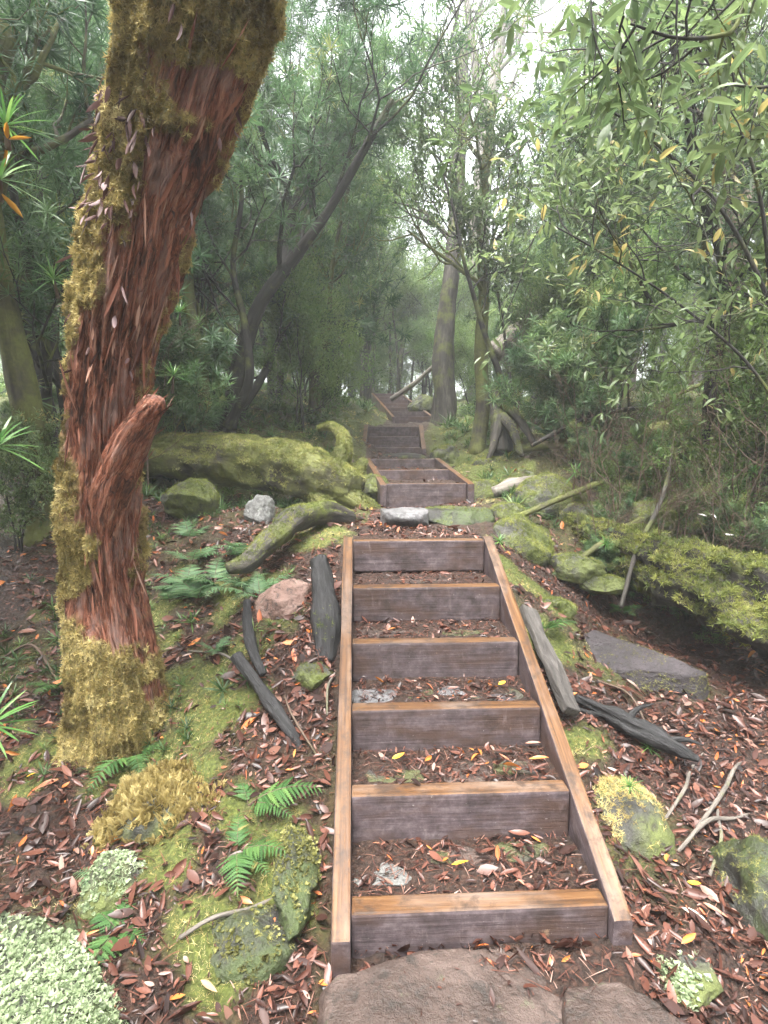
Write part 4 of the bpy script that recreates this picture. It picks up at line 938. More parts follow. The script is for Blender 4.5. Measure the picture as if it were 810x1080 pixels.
drawn_tree('overhanging_branch', 'large-leaved bright branch hanging into the upper right corner, nearest of all the leaves',
    [([(900, -60, 2.3), (830, 10, 2.2), (770, 35, 2.15), (715, 40, 2.1), (665, 25, 2.1)], .014, .004, 7, (.25, 9, .38, 2), dict(up=.0, nch=(3, 3, 3))),
     ([(860, -80, 2.2), (780, -40, 2.1), (700, -35, 2.0), (620, -20, 2.0)], .012, .004, 7, (.2, 9, .36, 2), dict(up=-.05, nch=(3, 3, 3))),
     ([(860, 60, 2.4), (815, 90, 2.4), (770, 90, 2.4)], .01, .004, 6, (.3, 5, .3, 2), dict(up=.0, nch=(3, 3, 3)))], 'bark_dark', 'broad', 'broad', 111, size=.85, keep=.36, cat='branch')
bpy.data.objects['overhanging_branch'].location.z += 0

drawn_tree('sapling', 'large-leaved sapling with thin arching twigs leaning in from the right edge',
    [([(900, 640, 3.5), (850, 480, 3.5), (815, 330, 3.5), (760, 220, 3.5), (690, 150, 3.45), (620, 100, 3.4)], .022, .006, 7, (.3, 12, .75, 3), dict(up=.03, nch=(4, 4, 3))),
     ([(845, 470, 3.5), (790, 385, 3.55), (715, 320, 3.6), (640, 270, 3.6), (570, 230, 3.6)], .012, .004, 6, (.25, 9, .6, 3), dict(up=.02, nch=(4, 3, 3))),
     ([(815, 330, 3.5), (800, 200, 3.3), (760, 90, 3.2), (700, 0, 3.1)], .014, .004, 6, (.2, 8, .65, 3), dict(up=.03, nch=(4, 3, 3)))], 'bark_dark', 'broad', 'broad', 112, size=.8, keep=.22)
# prototypes: each is also used where it first stands
def proto(kind, seed, h, leafmat, bark, lk, stems=1, spread=.9, nl=9, size=1.0, keep=1.0, r=.08, lean=.12, start=.3, far=False):
    t = Tree(seed)
    for k in range(stems):
        a = t.r.uniform(0, 6.28); ln = t.r.uniform(.3, 1) * lean * (1 if stems == 1 else 2.4); pts = [np.array([.05 * math.cos(a), .05 * math.sin(a), -.15])]
        hh = h * t.r.uniform(.75, 1)
        for i in range(1, 6):
            f = i / 5; pts.append(np.array([math.cos(a) * ln * hh * f + t.r.normal(scale=.04 * h / 4), math.sin(a) * ln * hh * f + t.r.normal(scale=.04 * h / 4), hh * f]))
        p, rad = t.limb(pts, r / math.sqrt(stems), r * .25 / math.sqrt(stems), 9, 30)
        t.sprout(p, rad, start, nl, spread, 1, 3)
    return lambda name, loc, label, cat, group=None: t.build(name, loc, label, cat, group, bark, lk, leafmat, size, keep)
protos = {}
spec = {
    'tuftA': proto('tuft', 1, 4.6, 'tuft', 'bark_dark', 'tuft', 3, 1.15, 8, r=.11), 'tuftB': proto('tuft', 2, 5.4, 'tuft', 'bark_mossy', 'tuft', 2, 1.25, 10, r=.1),
    'smallA': proto('small', 3, 6.5, 'small', 'bark_grey', 'small', 1, 1.5, 13, r=.12, size=1.55, keep=.85), 'smallB': proto('small', 4, 5.2, 'small', 'bark_dark', 'small', 2, 1.3, 9, r=.1, size=1.5, keep=.85),
    'bushT': proto('tuft', 5, 1.5, 'tuft', 'bark_dark', 'tuft', 4, .6, 5, r=.04, start=.2, size=1.05), 'bushB': proto('broad', 6, 1.6, 'broad', 'bark_dark', 'broadfar', 3, .7, 5, r=.035, start=.2, size=.7),
    'bushS': proto('small', 7, 1.8, 'small', 'bark_dark', 'small', 3, .75, 6, r=.035, start=.2),
    'tallA': proto('far', 8, 11, 'small', 'bark_grey', 'small', 1, 2.1, 9, r=.17, start=.5, lean=.06, size=2.2, keep=.5), 'tallB': proto('far', 9, 12, 'tuft', 'bark_grey', 'tuft_far', 1, 2.0, 9, r=.15, start=.45, lean=.1, size=2.0),
    'bare': proto('bare', 10, 1.9, None, 'bark_brown', None, 3, .75, 5, r=.022, start=.25),
}
NAME = {'tuftA': ('tree', 'tree'), 'tuftB': ('tree', 'tree'), 'smallA': ('tree', 'tree'), 'smallB': ('tree', 'tree'), 'bushT': ('shrub', 'shrub'), 'bushB': ('shrub', 'shrub'), 'bushS': ('shrub', 'shrub'),
        'tallA': ('forest_tree', 'tree'), 'tallB': ('forest_tree', 'tree'), 'bare': ('bare_shrub', 'shrub')}
prng = np.random.default_rng(5)
def plant(kind, px, Y, label, group=None, sc=1.0, rz=None, X=None):
    x = (px - 405) / FPX * Y * .99 if X is None else X
    loc = (x, Y, hzs(x, Y) - .03); rz = prng.uniform(0, 6.28) if rz is None else rz
    if kind not in protos:
        o = spec[kind](NAME[kind][0], loc, label, NAME[kind][1], group); o.rotation_euler = (0, 0, rz); o.scale = (sc,) * 3; protos[kind] = o; return o
    return place_copy(protos[kind], loc, rz, sc, label, group, prng.normal(scale=.04), prng.normal(scale=.04))

LIST = [  # kind, px, Y, label
    ('tuftA', 20, 7.2, 'dark tuft-leaved tree at the far left, behind the moss-sleeved trunk'), ('tuftB', 120, 9.0, 'dark tuft-leaved tree hidden behind the big red trunk'), ('tuftB', -60, 6.0, 'dark tuft-leaved tree reaching in from the left edge'),
    ('tuftA', 180, 9.5, 'dense tuft-leaved tree between the big red trunk and the many-stemmed tree'), ('smallA', 60, 10.5, 'small-leaved tree deep in the shade at the far left'),
    ('tuftA', 290, 10.5, 'tuft-leaved tree behind the leaning main stem of the many-stemmed tree'), ('smallB', 335, 11.5, 'greyish small-leaved tree left of the mist gap'), ('tuftB', 250, 13, 'misty tuft-leaved tree far behind the many-stemmed tree'),
    ('smallB', 350, 15, 'pale misty small-leaved tree left of the farthest flight'), ('smallB', 590, 13, 'misty small-leaved tree right of the upright grey trunk'), ('tuftB', 600, 12, 'tuft-leaved tree behind the pale leaning dead trunk'),
    
    
    
    ('bushT', 190, 7.0, 'tufted shrub above the left part of the fallen mossy trunk'), ('bushS', 320, 8.3, 'small-leaved shrub below the leaning main stem'),
    ('bushS', 325, 11.2, 'small-leaved shrub left of the mossy mound'), ('bushT', 100, 6.4, 'tufted shrub just behind the big red trunk'), ('bushT', 30, 5.6, 'tufted shrub in the shade at the left edge'), ('bushB', 10, 4.4, 'broad-leaved shrub at the left edge below the moss-sleeved trunk'),
    ('bushT', 610, 7.2, 'tufted shrub behind the long level branch'), ('bushS', 660, 8.2, 'small-leaved shrub behind the level branch, right of the forked tree'), ('bushT', 700, 5.5, 'tufted shrub between the two mossy logs on the right'), 
    ('bushT', 790, 5.9, 'tufted shrub beside the second mossy log near the right edge'), ('bushB', 810, 7.4, 'broad-leaved shrub by the right edge under the stout trunk'), ('bushS', 590, 9.2, 'small-leaved shrub at the foot of the forked leaning tree'), ('bushS', 840, 5.0, 'small-leaved shrub filling the right edge'),
    ('bare', 620, 5.9, 'leafless brown shrub rising from the widest green mossy boulder'), ('bare', 665, 5.2, 'leafless brown shrub behind the moss-smothered log'), ('bare', 720, 5.0, 'leafless brown shrub near the pale hanging leaves'), ('bare', 780, 4.8, 'leafless brown shrub close to the right edge'),
    ('bare', 150, 6.0, 'leafless brown shrub behind the fallen trunk, beside the big red tree'), ('bare', 545, 8.8, 'leafless brown shrub behind the stump'),
]
for k, px, Y, lab in LIST:
    sc = prng.uniform(.85, 1.15) * (.55 if k in ('bushT', 'bushB') and Y < 6.5 else 1) * (.75 if k == 'bare' else 1)
    plant(k, px, Y, lab, None, sc)
LIST2 = [
    ('smallB', 400, 26, 'pale misty crown left of where the track vanishes'), ('bushS', 385, 24, 'pale misty shrub left of where the track vanishes'), ('smallB', 445, 21, 'pale misty crown right of the top of the farthest flight'), ('bushS', 470, 20, 'pale misty shrub right of the top of the farthest flight'), ('smallB', 500, 24, 'pale misty crown below the tall forked tree'), ('smallB', 350, 23, 'pale misty crown far beyond the mossy mound'), ('smallB', 540, 21, 'pale misty crown far behind the slender mossy trunk'),
    ('smallA', 420, 24, 'pale crown closing the gap straight above the farthest flight, deepest in the mist'), ('smallB', 385, 19, 'misty small-leaved tree just left of the top of the farthest flight'), 
    ('smallB', 575, 17.5, 'misty small-leaved tree behind the forked leaning tree'), ('tuftB', 300, 15.5, 'misty tuft-leaved tree beyond the mossy mound'),
    ('bushS', 500, 14, 'misty shrub behind the grey trunk'), ('bushS', 420, 27, 'pale shrub where the track vanishes'),
    ('bushT', 540, 11, 'tufted shrub behind the stump'), ('tuftB', 640, 9.3, 'tuft-leaved tree over the pale leaning dead trunk'), ('tuftA', 830, 6.2, 'low tuft-leaved tree crowding the right edge'),
    ('tuftA', 70, 5.6, 'tuft-leaved tree right behind the big red trunk at its left side'), ('tuftB', 215, 8.2, 'tuft-leaved tree over the left part of the fallen mossy trunk'), ('tuftB', 330, 9.2, 'tuft-leaved tree under the leaning main stem, left of the track'), ('tuftA', -20, 8.2, 'shaded tuft-leaved tree at the far left edge'),
    ('bushS', 150, 8, 'small-leaved shrub in the dark right of the big red trunk'),
]
for k, px, Y, lab in LIST2:
    plant(k, px, Y, lab, None, prng.uniform(.85, 1.15) * (1.25 if px == 420 else 1))
# unseen trees beside and behind the viewer, added to shade the clearing
for k, (x, y, kd) in enumerate([(4.6, .6, 'smallA'), (3.9, -1.6, 'tuftB'), (-3.4, 1.6, 'tuftB'), (-4.2, 3.6, 'tuftA'), (-3.6, -.8, 'smallA'), (-1.2, -2.8, 'smallA'), (1.6, -3.2, 'tuftB'), (-5.6, 2.0, 'smallA'), (-6.4, .2, 'tuftB')]):
    plant(kd, 0, y, 'leafy tree beside the viewer, added out of view to shade the clearing', 'unseen shade trees around the viewer', 1.05, X=x)
for k, (px, Y, kd, sc) in enumerate([(655, 5.3, 'bushT', .3), (670, 5.6, 'bushS', .34), (700, 5.2, 'bushT', .32), (725, 5.4, 'bushS', .4), (760, 5.0, 'bushT', .36), (800, 4.8, 'bushT', .36), (625, 6.6, 'bushT', .34), (820, 5.6, 'bushS', .5), (640, 4.9, 'bushT', .2), (668, 4.75, 'bushT', .24), (705, 4.6, 'bushS', .25), (735, 4.5, 'bushT', .22), (770, 4.3, 'bushT', .26), (800, 4.15, 'bushS', .24)]):
    plant(kd, px, Y, 'knee-high green seedling among the mossy logs on the right bank', 'seedlings on the right bank', sc)
for k, (px, Y, sc) in enumerate([(640, 4.9, .5), (700, 4.7, .55), (770, 4.4, .55), (800, 5.2, .7)]):
    plant('bare', px, Y, 'leafless twiggy stem among the mossy logs on the right bank', 'leafless stems on the right bank', sc)
# far trees that the mist makes alike
frng = np.random.default_rng(21)
for k in range(46):
    Y = 13 + 17 * (k / 46) ** 1.0; kind = ('tallA', 'tallB')[k % 2]
    x = frng.uniform(-.75, .75) * Y
    if -.08 < x / Y < .36: x += .34 * Y * (1 if frng.random() < .5 else -1)
    plant(kind, 0, Y, 'slender tree trunk fading into the mist far behind the stairs', 'misty trees in the far forest', frng.uniform(.7, 1.05), X=x)
for k in range(22):
    Y = 18 + k * .55; a_ = frng.uniform(-.6, .6); a_ = a_ + (.12 if -.05 < a_ < .07 and Y < 23 else 0)
    plant('bushS', 0, Y, 'pale misty shrub closing the view between the far trunks', 'misty shrubs in the far forest', frng.uniform(1.5, 2.3), X=a_ * Y)
for k in range(12):   # a dim stand of poles at the end of the track
    Y = 21 + k * .7; x = frng.uniform(-.06, .05) * Y
    plant('tallB', 0, Y, 'slender tree trunk fading into the mist far behind the stairs', 'misty trees in the far forest', frng.uniform(.45, .6), X=x)

# far wood closing the view
def far_wood():
    r = np.random.default_rng(2); g = Geo(); n = 9000
    a = r.uniform(-.85, .85, n); Y = r.uniform(27, 42, n); X = a * Y; Z = h0(X, Y) + r.random(n) ** 1.3 * 9.5
    k = ~((np.abs((X / Y) - .2) < .1) & (Z > 7.5 + 14 * np.abs(X / Y - .2))); X, Y, Z = X[k], Y[k], Z[k]; n = len(X)
    p = np.stack([X, Y, Z], -1)
    for i, t in enumerate(TUFT_FAR):
        q_ = np.arange(n) % 2 == i; scatter(g, t, p[q_], frames_axis(r.normal(size=(q_.sum(), 3)) + [0, 0, .5], r), r.uniform(.35, .8, q_.sum()), r)
    props(link('far_forest', g.data('far_forest', M['small'], smooth=False)), 'pale mass of distant forest closing the end of the track', 'forest', None, 'stuff')
far_wood()

# ------------------------------------------------------------------ ferns, rosettes
def frond_geo(g, base, az, L, arch, rng, width=.3, pairs=15, lift=55, stem=None, roll=0):
    """one frond: arching stalk, pinnae with toothed leaflets"""
    el = math.radians(lift); pts = [np.array(base, float)]; n = 22
    for k in range(n):
        e = el - arch * (k / n); pts.append(pts[-1] + np.array([math.cos(az) * math.cos(e), math.sin(az) * math.cos(e), math.sin(e)]) * L / n)
    pts = np.array(pts)
    if stem is not None: add_tube(stem, pts, np.linspace(.0032, .001, n + 1) * (L / .35), 4, False)
    pos, RR, sc = [], [], []
    side0 = np.array([-math.sin(az), math.cos(az), 0])
    for k in range(pairs):
        t = .16 + .84 * k / pairs; f = t * n; i = min(int(f), n - 1); c = pts[i] + (pts[i + 1] - pts[i]) * (f - i); d = norm(pts[i + 1] - pts[i]); up = norm(np.cross(d, side0)); up = up * (1 if up[2] > 0 else -1)
        pl = L * width * (1.1 - (t - .16) / .84) ** .75 * (.7 + .3 * min(1, k / 2)) * rng.uniform(.92, 1.08)
        for sg in (1, -1):
            pd = norm(d * .5 + side0 * sg + up * rng.uniform(-.12, .12) + rng.normal(scale=.06, size=3)); z = norm(up - pd * (up @ pd) + rng.normal(scale=.12, size=3)); z = norm(z - pd * (z @ pd))
            pos.append(c); RR.append(np.stack([pd, np.cross(z, pd), z], -1)); sc.append(pl)
    pos.append(pts[-3]); z = norm(up - d * (up @ d)); RR.append(np.stack([d, np.cross(z, d), z], -1)); sc.append(L * .13)
    scatter(g, PINNA, np.array(pos), np.array(RR), np.array(sc), rng, np.clip(rng.normal(.5, .2, len(pos)), 0, 1))
def tpl_pinna(m=8):
    """narrow blade with toothed edges, drooping at the tip"""
    V, F = [], []
    for i in range(m + 1):
        x = i / m; w = .17 * (1 - x) ** .7 * (.8 + .2 * min(1, i)) + .004
        V += [[x, 0, -.22 * x * x], [x + .02, w * .35, -.22 * x * x + .01], [x + .02, -w * .35, -.22 * x * x + .01], [x + .1, w, -.22 * x * x - .015], [x + .1, -w, -.22 * x * x - .015]]
    for i in range(m):
        a, b = 5 * i, 5 * i + 5
        F += [[a, b, b + 1], [a, b + 1, a + 1], [a, a + 2, b + 2], [a, b + 2, b], [a + 1, b + 1, a + 3], [a + 2, a + 4, b + 2]]
    return np.array(V), np.array(F)
PINNA = tpl_pinna()
def fern(loc, label, fronds, seed, mat='fern', group=None):
    """fronds: (azimuth deg, length, lift deg, arch)"""
    rng = np.random.default_rng(seed); rt = root('fern', tuple(loc), label, 'fern', group)
    for az, L, lift, arch in fronds:
        g, st = Geo(), Geo(); frond_geo(g, (0, 0, 0), math.radians(az), L, arch, rng, rng.uniform(.3, .38), 13, lift, st)
        f = link('frond', g.data('frond', M[mat], smooth=False), rt); link('stalk', st.data('stalk', M['bark_brown']), f)
    return rt
fern(hit(262, 850), 'glossy green fern reaching right beside the left stringer', [(8, .34, 38, 1.1), (-25, .24, 35, 1.2), (120, .16, 50, 1.2)], 1)
fern(hit(250, 905), 'fern with three short fronds spread just below the fern by the stringer', [(-15, .25, 40, 1.1), (100, .17, 55, 1.0), (-75, .24, 40, 1.4), (-40, .2, 30, 1)], 2)
fern(hit(142, 800), 'bright fern drooping over the golden liverwort hump', [(-115, .3, 35, 1.6), (-60, .22, 40, 1.3), (160, .18, 40, 1.2), (20, .16, 45, 1)], 3)
fern(hit(125, 985), 'fern with one broad hanging frond over the pale liverwort mound', [(-100, .24, 30, 1.5), (150, .16, 35, 1.0), (95, .15, 45, 1.0), (-30, .16, 40, 1.2)], 4)
fern(hit(128, 932), 'single small yellow-green frond across the little liverwort stone', [(172, .2, 25, .8)], 5, 'fern_pale')
fern(hit(228, 690), 'small light fern on the litter right of the big trunk base', [(-20, .16, 60, 1), (60, .15, 60, 1), (200, .16, 60, 1), (-80, .17, 50, 1.2)], 6, 'fern_pale')
fern(hit(60, 730), 'dark fern in the hollow left of the big trunk base', [(-90, .22, 50, 1.3), (-150, .2, 50, 1.2), (-30, .2, 55, 1.2), (80, .2, 60, 1)], 7)
fern(hit(92, 640), 'narrow fern frond close against the left side of the big trunk', [(-120, .28, 65, 1.3), (170, .24, 60, 1.2)], 8, 'fern_pale')
frn = np.random.default_rng(9)
for k in range(15):
    px, py = frn.uniform(165, 275), frn.uniform(568, 640)
    fern(hit(px, py), 'low pale green fern in the fern patch right of the big red trunk', [(frn.uniform(0, 360), frn.uniform(.22, .34), frn.uniform(40, 65), frn.uniform(.9, 1.4)) for _ in range(4)], 30 + k, 'fern_pale', 'ferns in the patch beside the big trunk')
for k, (px, py) in enumerate([(598, 612), (632, 628), (668, 622), (575, 668), (655, 648)]):
    fern(hit(px, py), 'small dark fern growing in the gully between the near stairs and the moss-smothered log', [(frn.uniform(0, 360), frn.uniform(.16, .26), frn.uniform(40, 65), frn.uniform(.9, 1.4)) for _ in range(5)], 80 + k, 'fern', 'ferns in the gully on the right')
for k, (px, py, Y) in enumerate([(600, 425, 8.0), (640, 440, 7.8), (585, 440, 8.1)]):
    p = P(px, py, Y); p[2] = hzs(p[0], p[1]); fern(p, 'arching green fern at the foot of the forked leaning tree', [(frn.uniform(0, 360), frn.uniform(.5, .8), 60, 1.2) for _ in range(6)], 60 + k, 'fern_pale', 'ferns under the forked leaning tree')

def rosette(loc, label, R, seed, axis=(0, 0, 1), stem=.2, dead=0, group=None, name='rosette_plant'):
    rng = np.random.default_rng(seed); loc = np.asarray(loc, float); rt = root(name, tuple(loc), label, 'plant', group)
    ax = norm(np.array(axis, float)); top = ax * stem
    g = Geo(); scatter(g, ROSETTE[seed % 2], top[None], frames_axis(ax[None], rng), np.array([R]), rng)
    g.A['rnd'] = [np.clip(np.repeat(rng.random(26), 11) * .9, 0, 1)]
    link('leaves', g.data('leaves', M['rosette'], smooth=False), rt)
    s = Geo(); add_tube(s, np.linspace(-ax * .03, top, 6), np.linspace(.018, .012, 6) * R / .25, 7); link('stem', s.data('stem', M['bark_brown']), rt)
    if dead:
        g = Geo(); d = rng.normal(size=(dead, 3)) * .5 + [.8, -.2, -.5]; L = np.stack([np.full(dead, R * .75), np.full(dead, R * .2), np.full(dead, R)], -1)
        scatter(g, LEAF_L[0], np.repeat((top - ax * .05)[None], dead, 0), frames_axis(norm(d), rng), L, rng); link('dead_leaf', g.data('dead_leaf', M['dead_orange']), rt)
rosette(P(-6, 470, 2.5) - [0, 0, .06], 'bright spiky rosette at the left edge, level with the stub of the big trunk', .2, 1, (.35, -.25, 1), .06)
rosette(P(-12, 775, 2.2), 'bright spiky rosette at the left edge, below the moss-sleeved trunk and beside the litter', .19, 2, (.3, -.3, 1), .05)
rosette(P(8, 150, 2.6), 'spiky rosette with orange dead leaves at the upper left edge', .2, 3, (.1, -.2, 1), .06, 3)
rosette(P(0, 205, 2.7), 'spiky rosette directly below the one with orange dead leaves', .2, 4, (.3, -.4, .8), .06, 1)
rosette(hit(683, 792), 'tiny light green rosette sprouting beside the charred root on the right', .075, 5, (0, -.1, 1), .02)
rosette(hit(662, 880) + [0, 0, .2], 'tiny sprout on the yellow-mossed boulder by the stringer', .06, 6, (-.2, -.2, 1), .01)
rosette(P(525, 575, 4.4), 'small bright rosette in front of the mossy boulder behind the right stringer', .1, 7, (.2, -.3, 1), .03)
rosette(P(638, 575, 4.7), 'small star-shaped green rosette above the dark gully', .085, 8, (0, -.7, .7), .02)
rosette(P(692, 512, 5.3), 'spiky green rosette standing on the mossy ground between the logs', .17, 9, (0, -.2, 1), .25)
rosette(P(748, 517, 5.2), 'light green rosette right of the one between the logs', .15, 10, (0, -.4, 1), .08)
rosette(P(605, 515, 5.6), 'greyish spiky rosette behind the widest green mossy boulder', .17, 11, (0, -.2, 1), .15)
rosette(P(795, 515, 5.0), 'spiky rosette near the right edge above the moss-smothered log', .16, 12, (-.2, -.2, 1), .15)
rosette(P(182, 412, 5.8), 'spiky rosette showing just right of the stub of the big trunk', .2, 13, (.2, -.3, 1), .15)
rosette(P(190, 340, 6.2), 'pale spiky rosette in the shade between the big trunk and the many-stemmed tree', .2, 14, (.1, -.4, 1), .1)
rosette(P(60, 310, 4.2), 'spiky rosette in the dark left of the big trunk', .2, 15, (.1, -.5, .8), .1)

# ------------------------------------------------------------------ leaf litter, herbs, loose leaves
def surf(x, y):
    """top surface: terrain or the treads"""
    z = hz(x, y); on = np.zeros(len(z), bool)
    for f in FL[:3]:
        s, w = local(f, x, y)
        for k in range(f['n']):
            s1 = f['s'][k + 1] if k + 1 < f['n'] else f['s'][k] + .33
            m = (s > f['s'][k] + .08) & (s < s1 - .012) & (np.abs(w) < f['w'] / 2 - .02)
            z = np.where(m, f['z'][k] - .016 + (s - f['s'][k] - .068) * .03, z); on |= m
    return z, on
def litter():
    r = np.random.default_rng(42); X, Y = [], []
    def dens(n, x0, x1, y0, y1): X.append(r.uniform(x0, x1, n)); Y.append(r.uniform(y0, y1, n))
    dens(34000, -2.4, 2.6, .9, 3.4); dens(20000, -3.0, 3.2, 3.4, 5.6); dens(13000, -4, 4.5, 5.6, 9)
    x, y = np.concatenate(X), np.concatenate(Y)
    z, on = surf(x, y); mo = mossy(x, y)
    clump = fbm(np.stack([x, y, x * 0], -1) * 3, 2, 8)
    k = (r.random(len(x)) > mo * .93) & (clump + r.normal(scale=.3, size=len(x)) > -.95)
    for f in FL:   # nothing between boards and ground
        s, w = local(f, x, y); k &= ~((s > -.1) & (s < f['L'] + .4) & (np.abs(w) < f['w'] / 2 + .09) & (np.abs(w) > f['w'] / 2 - .02))
        inside = (s > -.02) & (s < f['L'] + .33) & (np.abs(w) < f['w'] / 2)
        k &= ~(inside & ~on)
    k &= ~(on & (r.random(len(x)) < .62))
    # the flat stones at the foot stay nearly bare
    k &= ~(((((x - .17) / .36) ** 2 + ((y - 1.47) / .27) ** 2 < 1) | (((x - .66) / .2) ** 2 + ((y - 1.5) / .24) ** 2 < 1)))
    x, y, z, on = x[k], y[k], z[k], on[k]
    sl = (np.abs(y - 5.05) < .32) & (x > -.02) & (x < 1.0)
    x, y, z, on = x[~sl], y[~sl], z[~sl], on[~sl]
    # a thicker drift of leaves on the right half of each near tread
    f = FL[0]; ex = []
    for t_ in range(6):
        m = (110, 110, 60, 45, 45, 35)[t_]; u = r.beta(2.4, 1.3, m); v = r.beta(1.0, 1.0, m); 
        lp = np.array([tread_point(f, t_, a_, b_) for a_, b_ in zip(u * .94 + .03, v * .94 + .03)])
        wx = f['a'][0] + lp[:, 0] * f['lat'][0] + lp[:, 1] * f['dir'][0]; wy = f['a'][1] + lp[:, 0] * f['lat'][1] + lp[:, 1] * f['dir'][1]
        ex.append(np.stack([wx, wy, lp[:, 2] + f['a'][2] - .21 + .012], -1))
    m = 34; a_ = r.uniform(0, 6.28, m); q_ = np.sqrt(r.random(m)) * .8; ex.append(np.stack([.2 + .36 * q_ * np.cos(a_), 1.56 + .22 * q_ * np.sin(a_), np.full(m, .082)], -1))
    ex = np.concatenate(ex); x = np.r_[x, ex[:, 0]]; y = np.r_[y, ex[:, 1]]; z = np.r_[z, ex[:, 2]]; on = np.r_[on, np.ones(len(ex), bool)]
    n = len(x); nn = np.where(on[:, None], np.array([[0, 0, 1.0]]), ground_normal(x, y))
    nn = norm(nn + r.normal(scale=.38, size=(n, 3))); a = r.uniform(0, 2 * math.pi, n)
    d = np.stack([np.cos(a), np.sin(a), r.normal(scale=.12, size=n)], -1); d = norm(d - nn * np.sum(d * nn, 1, keepdims=True)); Rm = np.stack([d, np.cross(nn, d), nn], -1)
    L = r.choice([.012, .022, .035, .05, .07, .095], n, p=[.22, .25, .24, .16, .09, .04]) * r.uniform(.75, 1.25, n); L[on] *= .8
    S = np.stack([L, L * r.uniform(.75, 1.35, n), L * r.uniform(.5, 1.4, n)], -1); p = np.stack([x, y, z + r.uniform(.004, .02, n)], -1) - d * (L / 2)[:, None]
    g = Geo(); rv = np.clip(r.beta(1.6, 1.9, n) + .0, 0, .999); hot = r.random(n) < .035; rv[hot] = r.uniform(.93, 1, hot.sum())
    for i, t in enumerate(LEAF_L):
        k = np.arange(n) % 7 == i; scatter(g, t, p[k], Rm[k], S[k], r, rv[k])
    props(link('leaf_litter', g.data('leaf_litter', M['litter'])), 'wet brown and pinkish fallen leaves covering soil and treads', 'leaf litter', None, 'stuff')
    # broken bits of twig and needle
    n = 22000; x = r.uniform(-2.4, 2.5, n); y = r.uniform(.9, 4.6, n) ; z, on = surf(x, y); k = r.random(n) > mossy(x, y) * .8
    for f in FL[:1]:
        s, w = local(f, x, y); k &= ~((s > -.1) & (s < f['L'] + .4) & (np.abs(w) < f['w'] / 2 + .09) & ~on)
    x, y, z = x[k], y[k], z[k]; n = len(x); a = r.uniform(0, 6.28, n); d = norm(np.stack([np.cos(a), np.sin(a), r.normal(scale=.15, size=n)], -1))
    V = np.array([[0, -.5, 0], [0, .5, 0], [.5, .35, .6], [.5, -.35, .6], [1, 0, 0.]]); F = np.array([[0, 1, 2], [0, 2, 3], [3, 2, 4]])
    L = r.uniform(.02, .1, n); g = Geo(); scatter(g, (V, F), np.stack([x, y, z + .008], -1), frames_axis(d, r, np.array([0, 0, 1.0])), np.stack([L, np.full(n, .0035), np.full(n, .004)], -1), r, np.clip(r.beta(1.5, 1.7, n), 0, .9))
    props(link('twig_litter', g.data('twig_litter', M['litter'])), 'fine broken twigs and leaf stalks strewn over the soil', 'twig litter', None, 'stuff')
litter()
def ground_moss():
    r = np.random.default_rng(8); g = Geo(); gy_ = Geo()
    for n, x0, x1, y0, y1, sz in ((50000, -2.4, 2.2, 1.4, 4.6, .016), (40000, -4.5, 5, 4.4, 8.5, .024), (15000, -7, 8, 8, 16, .06)):
        x = r.uniform(x0, x1, n); y = r.uniform(y0, y1, n); k = r.random(n) < mossy(x, y) * 1.1 - .1; x, y = x[k], y[k]; n = len(x); p = np.stack([x, y, hz(x, y) - .002], -1)
        ax = norm(ground_normal(x, y) + r.normal(scale=.4, size=p.shape)); cl = fbm(p * 3, 3, 6) * .5 + .5
        yl = (cl + r.normal(scale=.12, size=n) > .62) | (y < 4.4) & (x < 0) & (r.random(n) < .6)
        for i, t in enumerate(MOSS):
            k = (np.arange(n) % 3 == i)
            for gg, m in ((g, k & ~yl), (gy_, k & yl)): scatter(gg, t, p[m], frames_axis(ax[m], r), sz * r.uniform(.6, 1.4, m.sum()), r, np.clip(cl[m] + r.normal(scale=.15, size=m.sum()), 0, 1))
    props(link('moss_carpet', g.data('moss_carpet', M['moss'])), 'green moss carpeting the forest floor', 'moss', None, 'stuff')
    props(link('moss_carpet', gy_.data('moss_carpet', M['moss_yellow'])), 'yellowish moss patches on the forest floor and round the big trunk base', 'moss', None, 'stuff')
ground_moss()
def herbs():
    r = np.random.default_rng(18); g = Geo()
    for n, x0, x1, y0, y1, sz in ((700, -3, -.6, 2.6, 5.2, .075), (1500, 1.1, 3.6, 4.2, 6.4, .08), (2600, -6, 6.5, 5.6, 10, .15), (2200, -9, 9, 10, 18, .24)):
        x = r.uniform(x0, x1, n); y = r.uniform(y0, y1, n); pth = np.interp(y, [1, 3.9, 6.2, 7.9, 9.7, 12.6, 17.6], [.33, .24, .46, .26, .16, .66, .11])
        cl = fbm(np.stack([x, y, x * 0], -1) * .9, 3, 77); k = (np.abs(x - pth) > .85) & (cl + r.normal(scale=.25, size=n) > .02); x, y = x[k], y[k]; n = len(x); p = np.stack([x, y, hz(x, y) + sz * .1], -1)
        for i, t in enumerate(TUFT):
            k = np.arange(n) % 3 == i; scatter(g, t, p[k], frames_axis(r.normal(scale=.3, size=(k.sum(), 3)) + [0, 0, 1], r), sz * r.uniform(.6, 1.5, k.sum()), r)
    props(link('undergrowth', g.data('undergrowth', M['cover'], smooth=False)), 'low tufted green plants covering the forest floor', 'undergrowth', None, 'stuff')
herbs()

